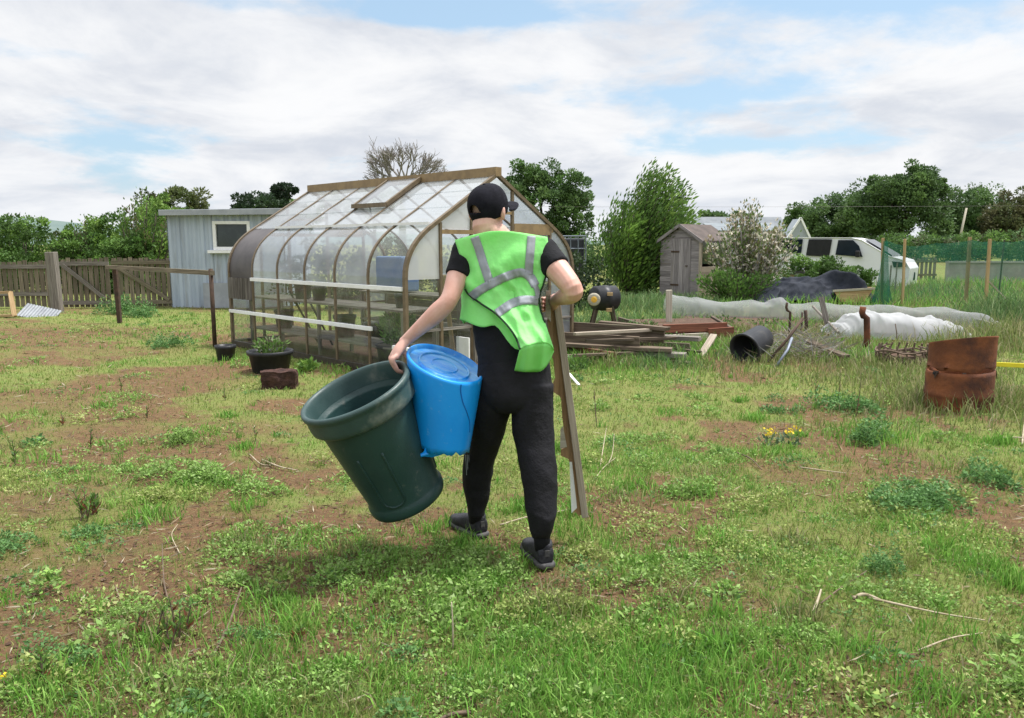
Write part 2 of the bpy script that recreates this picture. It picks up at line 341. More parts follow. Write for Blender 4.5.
M['soil'] = mat('soil_brown', (.12, .072, .048), (.075, .045, .03), 10, .95, .8, 30, bdist=.03)
M['tarp'] = mat('dark_tarp', (.026, .030, .040), (.040, .044, .055), 4, .7, .5, 9, spec=.06, bdist=.03)
M['fleece'] = netmat('grey_fleece_mesh', (.40, .41, .42), .50)
M['fleecew'] = netmat('white_fleece', (.62, .63, .65), .72)
M['net'] = netmat('green_net', (.05, .20, .13), .30)
M['netd'] = netmat('green_net_bunched', (.02, .17, .10), .72)
M['stone'] = mat('stone', (.30, .26, .22), (.2, .17, .14), 14, .9, .5, 40)
M['conc'] = mat('concrete', (.34, .33, .31), (.26, .25, .235), 2, .9, .3)
M['roofslate'] = mat('house_roof', (.22, .235, .25), (.17, .185, .20), 2, .95, .3)
M['render'] = mat('house_wall', (.34, .38, .41), (.30, .33, .36), 2, .8, .1)
M['van'] = mat('van_white', (.78, .79, .81), (.74, .75, .77), 2, .25, 0, spec=.5)
M['vandk'] = mat('van_dark', (.012, .012, .014), (.02, .02, .022), 5, .6, 0)
M['vglass'] = mat('van_glass', (.008, .014, .022), (.014, .022, .034), 2, .1, 0, spec=.3)
M['tyre'] = mat('tyre_rubber', (.02, .02, .02), (.035, .034, .032), 10, .9, .2)
M['yellow'] = mat('yellow_plastic', (.72, .62, .03), (.65, .55, .03), 10, .5, .1)
M['orange'] = mat('amber_disc', (.75, .40, .05), (.8, .6, .15), 16, .6, .1)
M['bark'] = mat('bark', (.10, .082, .065), (.06, .05, .04), 6, .9, .5, 18, stretch=(3, 3, .6))
M['barkpale'] = mat('bark_pale', (.30, .275, .26), (.22, .20, .19), 6, .9, .3)
M['leaf'] = leafmat('leaf'); M['grass'] = leafmat('grass_blade', .6, .3, .2); M['petal'] = leafmat('petal', .6, .35)
M['straw'] = mat('dry_stem', (.42, .36, .26), (.30, .24, .16), 20, .85, .2)
M['twig'] = mat('twig_brown', (.17, .12, .085), (.10, .072, .052), 20, .9, .3)
M['tank'] = mat('tank_dark', (.016, .018, .026), (.028, .031, .042), 2, .35, .05, spec=.5)
M['cage'] = mat('tank_cage', (.22, .25, .30), (.17, .19, .23), 5, .5, .05, metal=.4)
M['bluebox'] = mat('added_box_blue', (.13, .22, .40), (.16, .25, .42), 4, .5, .1)

# ------------------------------------------------------------------ ground
SOILP = [(110, 430, .5, .8), (30, 500, .45, .8), (240, 430, .4, .7), (150, 560, .3, .8), (230, 520, .25, .7), (330, 660, .2, .9), (20, 650, .25, .8), (150, 700, .2, .8), (400, 650, .18, .7), (60, 400, .8, .7), (200, 380, .7, .6), (470, 540, .2, .6), (20, 335, 1.7, .9), (70, 352, 1.0, .6), (60, 590, .42, .8), (20, 560, .4, .6), (640, 596, .30, .9), (585, 590, .22, .8), (710, 622, .28, .8), (330, 630, .22, .7), (90, 690, .25, .7), (270, 665, .22, .7), (830, 480, .45, .8), (770, 465, .3, .7), (800, 680, .32, .8), (880, 690, .3, .7), (460, 700, .2, .6),
         (560, 560, .22, .6), (270, 470, .35, .6), (950, 690, .3, .6), (1000, 510, .3, .6), (180, 520, .3, .5), (40, 640, .25, .7), (370, 520, .3, .4), (700, 590, .25, .6), (760, 640, .25, .5), (200, 640, .2, .6)]
LUSHP = [(180, 440, .38, .9), (190, 485, .40, 1.0), (285, 545, .35, .8), (470, 590, .28, .8), (640, 660, .40, 1.0), (720, 640, .3, .8), (590, 690, .4, .9), (690, 490, .3, .7), (900, 500, .35, .8), (560, 620, .25, .6), (90, 700, .2, .8), (250, 620, .25, .5), (380, 680, .25, .7), (330, 570, .3, .7),
         (500, 570, .25, .6), (150, 320, .9, .8), (870, 430, .4, .7), (960, 480, .5, .6), (30, 470, .5, .5), (110, 600, .2, .6), (300, 690, .25, .6), (420, 640, .25, .7), (690, 700, .35, .8), (980, 560, .3, .6), (600, 480, .35, .5), (430, 560, .3, .6)]
def patches(x, y, lst):
    t = np.zeros_like(x)
    for px, py, r, a in lst:
        g = G(px, py); k = 1 + .25 * np.sin(3 * np.arctan2(y - g.y, x - g.x) + px) 
        t = np.maximum(t, a * np.exp(-(((x - g.x) / (r * 1.3 * k)) ** 2 + ((y - g.y) / (r * k)) ** 2) ** 1.5))
    return t
def soil_mask(x, y):
    n = fbm(x * 1.1, y * 1.1, 3, 5); f = fbm(x * 6, y * 6, 9, 3)
    left = sstep(1.5, -3.0, x) * .05 + sstep(6, 3, y) * .03
    base = sstep(.545, .63, n + left + (f - .5) * .22) * .85 * (1 - sstep(14, 22, y) * .6)
    return np.clip(np.maximum(base, patches(x, y, SOILP) * sstep(.25, .5, f + .12)), 0, 1)
def lush_mask(x, y):
    n = fbm(x * 1.4 + 9, y * 1.4, 21, 4); return np.clip(np.maximum(sstep(.56, .70, n) * .8, patches(x, y, LUSHP)), 0, 1)
def hgt(x, y):
    return (fbm(x * .9, y * .9, 5, 4) - .5) * .07 * sstep(60, 20, np.hypot(x, y)) + (fbm(x * 7, y * 7, 6, 3) - .5) * .028 * sstep(14, 6, np.hypot(x, y)) 
def gz(x, y): return float(hgt(np.array([float(x)]), np.array([float(y)]))[0])
def onG(px, py): g = G(px, py); return Vector((g.x, g.y, gz(g.x, g.y)))
def ground():
    nr, na = 330, 760
    r = np.concatenate([[0.05], np.geomspace(.6, 60, nr - 30), np.geomspace(66, 1600, 29)]); a = np.linspace(0, 2 * np.pi, na, endpoint=False)
    # denser ahead of the viewpoint than behind it
    a = a + .55 * np.sin(2 * (a - np.pi / 2)) * -.5
    RR, AA = np.meshgrid(r, a, indexing='ij'); x, y = RR * np.cos(AA), RR * np.sin(AA)
    z = hgt(x.ravel(), y.ravel()).reshape(x.shape); s = soil_mask(x.ravel(), y.ravel()); l = lush_mask(x.ravel(), y.ravel())
    v = np.stack([x, y, z], -1).reshape(-1, 3); i = np.arange(nr - 1)[:, None] * na + np.arange(na)[None]; j = np.arange(nr - 1)[:, None] * na + (np.arange(na)[None] + 1) % na
    q = np.stack([i, i + na, j + na, j], -1).reshape(-1, 4)
    m = bpy.data.materials.new('ground'); m.use_nodes = True; nt = m.node_tree; N = nt.nodes.new; L = nt.links.new; b = nt.nodes['Principled BSDF']
    b.inputs['Roughness'].default_value = .95; b.inputs['Specular IOR Level'].default_value = .1
    at = N('ShaderNodeAttribute'); at.attribute_name = 'col'; sp = N('ShaderNodeSeparateColor'); L(at.outputs['Color'], sp.inputs[0]); tc = N('ShaderNodeTexCoord')
    def nz(sc, d=8):
        n = N('ShaderNodeTexNoise'); n.inputs['Scale'].default_value = sc; n.inputs['Detail'].default_value = d; n.inputs['Roughness'].default_value = .7; L(tc.outputs['Object'], n.inputs['Vector']); return n.outputs[0]
    def mx(f, a_, b_):
        n = N('ShaderNodeMix'); n.data_type = 'RGBA'
        if isinstance(f, float): n.inputs[0].default_value = f
        else: L(f, n.inputs[0])
        for k, c in ((6, a_), (7, b_)):
            if isinstance(c, tuple): n.inputs[k].default_value = (*c, 1)
            else: L(c, n.inputs[k])
        return n.outputs[2]
    def rg(v_, lo, hi):
        n = N('ShaderNodeMapRange'); n.inputs[1].default_value = lo; n.inputs[2].default_value = hi; L(v_, n.inputs[0]); return n.outputs[0]
    moss = mx(rg(nz(9), .35, .65), (.165, .20, .05), (.205, .205, .07)); moss = mx(rg(nz(2.2), .4, .7), moss, (.135, .205, .046))
    so = mx(rg(nz(14), .35, .68), (.195, .095, .060), (.095, .050, .035)); so = mx(rg(nz(60), .55, .7), so, (.30, .20, .13))
    thatch = mx(rg(nz(40), .5, .68), moss, (.24, .21, .10))
    c = mx(rg(nz(26), .46, .62), thatch, so); c = mx(sp.outputs[0], thatch, mx(rg(nz(30), .56, .66), so, thatch)); L(c, b.inputs['Base Color'])
    bp = N('ShaderNodeBump'); bp.inputs['Strength'].default_value = .9; bp.inputs['Distance'].default_value = .03; L(nz(45), bp.inputs['Height']); L(bp.outputs[0], b.inputs['Normal'])
    o = np_mesh('ground', v, None, np.stack([s, l, s * 0], 1), m, None, q); o['kind'] = 'structure'; o['label'] = 'rough allotment ground of moss, weeds and bare brown soil'
    o.data.polygons.foreach_set('use_smooth', [True] * len(o.data.polygons))
ground()
mh = MB()
hx = np.linspace(-1500, 300, 60)
top = [Vector((x, 1350, 6 + 40 * math.exp(-((x + 900) / 330) ** 2) + 14 * math.exp(-((x + 300) / 260) ** 2) + 2 * math.sin(x * .02))) for x in hx]
mh.grid([[Vector((p.x, 1150, -4)) for p in top], [Vector((p.x, 1260, p.z * .6)) for p in top], top, [Vector((p.x, 1500, -4)) for p in top]])
hills = mh.build('hills', mat('hill_hazed_green', (.10, .145, .135), (.14, .18, .16), .01, .95, 0, c3=(.08, .12, .12), s3=.02), None, True); hills['kind'] = 'structure'  # bluish distance haze is mixed into the hill colour

# ------------------------------------------------------------------ trees and bushes
def rand_unit(n): return unit(RNG.normal(size=(n, 3)))
def crown(name, mat_, parent, blobs, n, size, pal, clump=.28, wr=.6, up=.25, nclump=None, jag=0.35):
    """blobs: (centre, (rx,ry,rz), weight). Leaf clumps spread over each blob's outer volume, leaves spread over each clump."""
    C, D, S, K = [], [], [], []; pal = np.array(pal)
    tot = sum(b[2] for b in blobs)
    for c, r, w in blobs:
        nc = max(4, int((nclump or 40) * w / tot)); cc = rand_unit(nc) * (RNG.uniform(.45, 1.0, (nc, 1)) ** .5) * (1 + RNG.normal(0, jag * .35, (nc, 1)))
        cc[:, 2] = np.maximum(cc[:, 2], -.8); cc = cc * np.array(r) + np.array(c); rad = clump * np.mean(r) * RNG.uniform(.55, 1.35, nc); pc = RNG.integers(0, len(pal), nc); br = RNG.uniform(.75, 1.3, nc)
        k = max(1, int(n * w / tot / nc))
        for i in range(nc):
            d = rand_unit(k); d[:, 2] = d[:, 2] * .75 + .08; p = cc[i] + d * rad[i] * RNG.uniform(.35, 1.05, (k, 1)) ** .6
            C.append(p); dd = d + rand_unit(k) * .9; dd[:, 2] += up; D.append(dd); S.append(size * RNG.uniform(.6, 1.35, k)); K.append(pal[pc[i]] * br[i] * RNG.uniform(.72, 1.3, (k, 1)))
    C, D, S, K = np.concatenate(C), np.concatenate(D), np.concatenate(S), np.concatenate(K)
    C[:, 2] = np.maximum(C[:, 2], .03)
    return leaves(name, C, D, S, wr, K, mat_, parent)
GR_D = [(.078, .138, .046), (.095, .165, .052), (.115, .19, .06), (.085, .148, .056)]
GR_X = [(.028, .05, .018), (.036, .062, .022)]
GR_M = [(.075, .15, .034), (.10, .185, .042), (.125, .22, .05), (.08, .145, .04)]
GR_L = [(.155, .27, .05), (.115, .215, .042), (.19, .30, .065), (.09, .17, .04)]
def tree(name, label, cat, base, blobs, n, size, pal, tr=.2, group=None, limbs=7, bark='bark', trunk_h=None, **k):
    base = Vector(base); root = thing(name, label, cat, base, group); t = MB(); bl = [((base.x + c[0], base.y + c[1], c[2]), r, w) for c, r, w in blobs]
    ctr = Vector(bl[0][0]); th = trunk_h or ctr.z * .75; top = base.lerp(Vector((ctr.x, ctr.y, th)), 1.0); mid = base.lerp(top, .5) + Vector((random.uniform(-1, 1) * tr, 0, 0))
    t.tube([base - Vector((0, 0, .1)), base.lerp(mid, .3), mid, top], [tr * 1.35, tr, tr * .8, tr * .5], 9)
    for i in range(limbs):
        c, r, w = bl[i % len(bl)]; e = Vector(c) + Vector([random.uniform(-.7, .7) * q for q in r]); s = base.lerp(top, random.uniform(.45, 1)); m_ = s.lerp(e, .5) + Vector((0, 0, .12 * (e - s).length))
        t.tube([s, m_, e], [tr * .45, tr * .28, tr * .08], 6)
    t.build('trunk', M[bark], root, True); crown('crown', M['leaf'], root, bl, n, size, pal, **k); return root
def at0(px, Y): p = P(px, 300, Y); return Vector((p.x, Y, 0))
def zt(py, Y): return P(512, py, Y).z

# far trees on the right
b = at0(893, 85); tree('oak_tree', 'tall round dark green oak rising above the far treeline, behind the white van', 'tree', b, [((0, 0, 5.6), (4.6, 3.6, 3.0), 5), ((-1.6, 0, 6.9), (2.6, 2.6, 1.7), 2), ((1.0, -.5, 7.7), (3.0, 2.6, 1.7), 3), ((-3.4, 0, 4.6), (2.4, 2.2, 2.2), 1.6), ((3.6, 0, 5.0), (2.3, 2.2, 2.4), 1.6), ((3.6, 0, 7.4), (1.4, 1.4, .9), .7), ((0, -1, 2.6), (5, 2.6, 2.4), 3)], 46000, .27, GR_D, tr=.45, nclump=260, clump=.26)
far = [(798, 95, 6.4, 3.4, 'small tree at the left end of the far treeline, beside the house roof'), (823, 92, 7.6, 4.4, 'rounded dull green tree left of the tall oak in the far treeline'), (850, 100, 8.0, 4.6, 'low dull green tree against the left flank of the tall oak'), (948, 88, 7.6, 4.4, 'broad green tree right of the tall oak, beside the pale pole'), (975, 96, 8.8, 5.0, 'bushy green tree behind the pale pole in the far treeline'), (1003, 86, 7.4, 4.4, 'brownish green tree near the right end of the far treeline'), (1034, 90, 7.8, 4.6, 'dark green tree cut by the right edge of the photo, in the far treeline')]
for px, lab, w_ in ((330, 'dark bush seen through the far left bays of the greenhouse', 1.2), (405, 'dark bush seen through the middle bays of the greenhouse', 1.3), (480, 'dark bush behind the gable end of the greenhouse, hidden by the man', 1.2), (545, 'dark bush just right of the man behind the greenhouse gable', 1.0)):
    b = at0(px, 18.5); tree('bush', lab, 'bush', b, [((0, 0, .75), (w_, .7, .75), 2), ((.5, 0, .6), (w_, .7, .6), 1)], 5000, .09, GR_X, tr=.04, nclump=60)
for i, (px, Y, h, w, lab) in enumerate(far):
    b = at0(px, Y); pal = GR_D + GR_M[:1] if i != 5 else [(.11, .115, .05), (.09, .11, .042), (.125, .125, .06)]
    tree('broadleaf_tree', lab, 'tree', b, [((0, 0, h * .55), (w * .55, w * .5, h * .42), 3), ((-w * .3, 0, h * .45), (w * .4, w * .4, h * .34), 1.5), ((w * .3, 0, h * .6), (w * .38, w * .36, h * .34), 1.5), ((.1 * w, -.5, h * .26), (w * .75, w * .4, h * .28), 2.5)], 17000, .27, pal, tr=.25, nclump=150, limbs=5, clump=.3)
# trees behind the greenhouse
b = at0(544, 80); tree('broadleaf_tree', 'big rounded dark green tree directly behind the greenhouse gable and the man', 'tree', b, [((0, 0, 5.6), (4.2, 3.6, 3.4), 4), ((-1.6, 0, 7.4), (2.6, 2.4, 1.9), 2), ((1.9, 0, 6.8), (2.6, 2.4, 2.0), 2), ((3.0, 0, 4.4), (2.0, 2.0, 2.6), 1.4), ((-3.2, 0, 5.2), (2.0, 2, 2.6), 1.4), ((0, -1, 2.4), (4.6, 2.4, 2.2), 2.5)], 42000, .26, GR_D + GR_M[:1], tr=.4, nclump=280, clump=.22)
b = at0(188, 62); tree('broadleaf_tree', 'olive green rounded tree behind the roof of the pale blue shed', 'tree', b, [((0, 0, 4.2), (2.6, 2.2, 1.5), 3), ((-1.6, 0, 3.6), (1.7, 1.6, 1.3), 1), ((1.2, 0, 3.4), (2, 1.6, 1.3), 1)], 8000, .26, [(.11, .13, .05), (.09, .115, .04), (.075, .105, .035)], tr=.2, nclump=60)
b = at0(262, 60); tree('pine_tree', 'low dark pine left of the taller pine beyond the shed roof', 'tree', b, [((0, 0, 4.3), (2.4, 1.8, .8), 2), ((1.4, 0, 3.6), (1.8, 1.6, .9), 1)], 6000, .22, [(.028, .052, .026), (.036, .066, .03)], tr=.16, nclump=46)
b = at0(289, 64); tree('pine_tree', 'slim dark pine with a small high crown, beyond the far end of the greenhouse', 'tree', b, [((0, 0, 5.7), (.95, .9, .6), 2), ((-.4, 0, 5.1), (1.1, .9, .4), 1)], 3600, .2, [(.024, .044, .024), (.032, .056, .028)], tr=.16, nclump=30, trunk_h=5.6)
b = at0(280, 72); tree('broadleaf_tree', 'green tree beneath the small pine crown beyond the greenhouse', 'tree', b, [((0, 0, 3.8), (2.6, 2, 1.6), 2), ((2, 0, 3.6), (2.2, 2, 1.5), 1.5), ((-2.4, 0, 3.4), (2, 2, 1.5), 1)], 8000, .28, GR_M, tr=.2, nclump=90)
b = at0(376, 90); tree('broadleaf_tree', 'small green tree top showing over the greenhouse ridge below the bare tree', 'tree', b, [((0, 0, 6.2), (2.3, 2, 1.7), 2), ((-4, 0, 5.7), (2, 2, 1.3), 1)], 4500, .36, GR_M[:3], tr=.25, nclump=44)
# leafless tree over the ridge
def bare_tree():
    b = at0(404, 95); root = thing('bare_tree', 'leafless grey tree with fine branches above the greenhouse ridge', 'tree', b); t = MB(); tw = MB()
    t.tube([b, b + V(0, 0, 5), b + V(.2, 0, 8.6)], [.5, .38, .26], 8)
    def grow(p, d, L, r, k):
        e = p + d * L; mid = p + d * L * .5 + Vector((random.uniform(-.12, .12), 0, random.uniform(-.05, .1))) * L
        (t if k > 3 else tw).tube([p, mid, e], [r, r * .8, r * .6], 5 if k > 2 else 3, cap=(False, False))
        if k == 0: return
        for i in range(3 if k > 1 else 4):
            a = random.uniform(-.75, .75); ax = Vector((random.uniform(-.2, .2), 1, random.uniform(-.3, .3))).normalized()
            dd = (Matrix.Rotation(a, 3, ax) @ d + Vector((0, random.uniform(-.45, .45), .12))).normalized(); grow(p.lerp(e, random.uniform(.45, 1.0)), dd, L * random.uniform(.62, .85), max(r * .62, .032), k - 1)
    for dx in (-3.0, -2.1, -1.4, -.8, -.3, 0.3, .8, 1.4, 2.1, 3.0): grow(b + V(.1, 0, 6.8 + random.uniform(0, 1.6)), Vector((dx, random.uniform(-.4, .4), 1.15)).normalized(), 2.55, .15, 4)
    t.build('trunk', M['barkpale'], root, True); tw.build('twigs', M['barkpale'], root)
bare_tree()
# hedge of bushes behind the left fence
hed = [(28, 24.5, 2.35, 1.15, 'rounded dark green bush behind the leftmost stretch of the wooden fence', GR_M + GR_L[:2]), (72, 26, 1.9, .8, 'low brownish green bush behind the tall fence post', [(.11, .13, .045), (.08, .11, .035), (.13, .125, .06)]), (100, 25, 2.55, 1.0, 'mixed green bush behind the left gate leaf', GR_M + GR_L), (128, 24.5, 1.9, .9, 'dark green bush behind the middle of the gates', GR_M + GR_L[1:]), (152, 26, 3.05, 1.1, 'tall loose yellow green shrub beside the pale blue shed', GR_L), (176, 28, 3.0, 1.2, 'light green shrub reaching over the corner of the pale blue shed', GR_L + GR_M), (-15, 25, 2.3, 1.2, 'green bush cut by the left edge of the photo behind the fence', GR_M)]
for px, Y, h, w, lab, pal in hed:
    b = at0(px, Y); tree('bush', lab, 'bush', b, [((0, 0, h * .5), (w, w * .8, h * .46), 3), ((-w * .4, 0, h * .62), (w * .55, w * .5, h * .36), 1), ((w * .45, 0, h * .66), (w * .5, w * .5, h * .36), 1.2), ((0, -.3, h * .28), (w * 1.1, w * .7, h * .28), 1.4)], 9500, .085, pal, tr=.06, nclump=130, limbs=9, clump=.22, jag=.3)
    
# willowy bush
def shoot_bush(name, label, base, shoots, n_leaf, pal, leaf, trunkmat='bark', spread=.9, lean=(.35, 0), hmin=1.5, hmax=3.9, wr=.35, flowers=None, jit=.16, low=.12):
    base = Vector(base); root = thing(name, label, 'bush', base); t = MB(); C, D, S, K, FC = [], [], [], [], []; pal = np.array(pal)
    for i in range(shoots):
        a = random.uniform(0, 2 * math.pi); q = random.random() ** .6; out = Vector((math.cos(a) * spread * q, math.sin(a) * spread * .8 * q, 0)); h = hmin + (hmax - hmin) * (1 - q * .55) * random.uniform(.55, 1)
        p0 = base + out * .18; p1 = base + out * .7 + V(0, 0, h * .5); p2 = base + out * 1.05 + V(lean[0] * h * .28, lean[1], h)
        pts = [p0.lerp(p1, s).lerp(p1.lerp(p2, s), s) for s in [k / 7 for k in range(8)]]; t.tube(pts, [.022 * (1 - k / 8.5) + .004 for k in range(8)], 5)
        k = n_leaf // shoots; c = pal[random.randrange(len(pal))] * random.uniform(.8, 1.25)
        for s in RNG.uniform(low, 1.03, k):
            j = min(6, int(s * 7)); x = pts[j].lerp(pts[j + 1], s * 7 - j); d = (pts[j + 1] - pts[j]).normalized(); o = Vector(RNG.normal(size=3)) * jit * (1.25 - s * .75)
            C.append(x + o); D.append(d * .9 + o.normalized() * .6 + V(lean[0], 0, .1)); S.append(leaf * random.uniform(.6, 1.3)); K.append(c * random.uniform(.7, 1.3))
            if flowers and random.random() < flowers: FC.append(x + o * 1.15)
    t.build('stems', M[trunkmat], root, True); C = np.array(C); C[:, 2] = np.maximum(C[:, 2], .05); leaves('foliage', C, np.array(D), np.array(S), wr, np.array(K), M['leaf'], root)
    if FC:
        FC = np.repeat(np.array(FC), 5, 0); leaves('blossom', FC, rand_unit(len(FC)) + [0, -.3, .5], RNG.uniform(.05, .085, len(FC)), .75, np.array([.78, .72, .62]) * RNG.uniform(.8, 1.1, (len(FC), 1)), M['petal'], root)
    return root
shoot_bush('willow_bush', 'tall light green windswept willow bush left of the weathered shed', at0(636, 24), 84, 21000, GR_L + GR_L + GR_M[1:3], .15, lean=(.62, 0), spread=1.5, hmin=.9, hmax=4.25, jit=.21)
shoot_bush('flowering_shrub', 'sparse shrub with white blossom and bronze leaves beside the weathered shed', at0(748, 21.5), 60, 4600, [(.20, .20, .09), (.15, .20, .07), (.13, .20, .06), (.26, .21, .13)], .10, 'barkpale', spread=1.15, lean=(.05, 0), hmin=.9, hmax=2.8, wr=.5, flowers=.2, jit=.14, low=.25)
for px_, Y_, h_, lab_ in ((88, 25.6, 2.5, 'wispy light green shrub with bare tips behind the left gate leaf'), (146, 25.0, 3.3, 'tall wispy yellow green shrub left of the pale blue shed'), (20, 26.5, 2.75, 'wispy green shrub sticking up near the left edge behind the fence')):
    shoot_bush('bush', lab_, at0(px_, Y_), 46, 4200, GR_L + GR_M + [(.16, .15, .07)], .10, spread=.95, lean=(.1, 0), hmin=.8, hmax=h_, wr=.5, jit=.16)
shoot_bush('bush', 'low leafy green bush under the white blossom shrub', at0(736, 20.6), 30, 2600, GR_M, .09, spread=1.0, lean=(0, 0), hmin=.4, hmax=.95, wr=.6, jit=.12)
b = at0(822, 22.5); tree('hedge', 'clipped green hedge in front of the white van, behind the dark tarpaulin', 'hedge', b, [((-.7, 0, .5), (.75, .5, .52), 2), ((.1, 0, .5), (.75, .5, .54), 2), ((.85, 0, .44), (.6, .5, .48), 1.5)], 11000, .075, GR_M + GR_L[:1], tr=.04, nclump=80, clump=.3, jag=.2)
b = at0(610, 33); tree('bush', 'dark green bush behind the willow, right of the water tank', 'bush', b, [((0, 0, .9), (1.4, 1, .9), 2), ((1.2, 0, .8), (1.2, 1, .8), 1)], 6000, .13, GR_D, tr=.05, nclump=60)
b = at0(706, 60); tree('broadleaf_tree', 'small far green tree between the weathered shed and the blossom shrub', 'tree', b, [((0, 0, 2.9), (1.6, 1.2, 1.0), 2), ((2.2, 0, 3.0), (1.2, 1.2, .8), 1)], 4000, .25, GR_D, tr=.12, nclump=46)
b = at0(990, 66); tree('bush', 'pale flowering bramble bank below the far treeline, behind the green netting', 'bush', b, [((-3, 0, 1.2), (3.5, 1.5, 1.3), 2), ((2.5, 0, 1.3), (3.5, 1.5, 1.4), 2), ((-8, 0, 1.1), (3, 1.5, 1.2), 1.5)], 12000, .22, GR_M + GR_D + [(.14, .16, .09)], tr=.1, nclump=120)

# ------------------------------------------------------------------ buildings
def blue_shed():
    Y = 18.8; x0, x1 = P(173, 300, Y).x, P(286, 300, Y).x; h = zt(215, Y); root = thing('metal_shed', 'pale blue corrugated metal shed with white framed window beyond the greenhouse', 'shed', (x0, Y, 0))
    w = MB(); D = 2.3
    def wall(a, b, z0, z1):
        a, b = Vector(a), Vector(b); L = (b - a).length; n = int(L / .022); t = (b - a) / L; nr = Vector((t.y, -t.x, 0))
        def off(s):
            k = (s % .19) / .19; return .034 if k < .42 else (.0 if .5 < k < .92 else .017)
        pts = [a + t * (L * i / n) + nr * off(L * i / n) for i in range(n + 1)]; w.grid([[p + V(0, 0, z0) for p in pts], [p + V(0, 0, (z0 + z1) / 2) for p in pts], [p + V(0, 0, z1) for p in pts]])
    wx = P(217, 300, Y).x; zw0, zw1 = zt(250, Y), zt(221, Y); wx1 = P(254, 300, Y).x
    wall((x0, Y, 0), (wx, Y, 0), 0, h); wall((wx, Y, 0), (wx1, Y, 0), 0, zw0); wall((wx, Y, 0), (wx1, Y, 0), zw1, h); wall((wx1, Y, 0), (x1, Y, 0), 0, h)
    wall((x0, Y + D, 0), (x0, Y, 0), 0, h); wall((x1, Y, 0), (x1, Y + D, 0), 0, h); wall((x1, Y + D, 0), (x0, Y + D, 0), 0, h)
    w.build('wall', M['corr'], root)
    r = MB(); r.prism([(x0 - .12, Y - .22, h - .02), (x1 + .2, Y - .22, h + .005), (x1 + .2, Y - .22, h + .15), (x0 - .12, Y - .22, h + .11)], (0, D + .4, .12)); r.build('roof', M['roofgrey'], root, bevel=.008)
    f = MB(); z0, z1 = zw0, zw1; fw = .075
    f.box(((wx + wx1) / 2, Y - .02, z1 - fw / 2), (wx1 - wx, .07, fw)); f.box(((wx + wx1) / 2, Y - .02, z0 + fw / 2), (wx1 - wx, .07, fw)); f.box((wx + fw / 2, Y - .02, (z0 + z1) / 2), (fw, .066, z1 - z0 - 2 * fw)); f.box((wx1 - fw / 2, Y - .02, (z0 + z1) / 2), (fw, .066, z1 - z0 - 2 * fw))
    fr = f.build('window', M['white'], root, bevel=.004); p = MB(); p.box(((wx + wx1) / 2, Y + .02, (z0 + z1) / 2), (wx1 - wx - .1, .01, z1 - z0 - .1)); p.build('pane', M['pane'], fr)
    s = MB(); s.box(((wx + wx1) / 2 - .03, Y - .07, z0 - .04), (wx1 - wx + .16, .16, .07)); s.build('sill', M['white'], fr, bevel=.006)
    b_ = MB(); b_.box(((P(205, 300, Y).x + x1) / 2, Y - .06, .3), (x1 - P(205, 300, Y).x, .05, .6)); b_.build('base_board', M['roofgrey'], root)
blue_shed()

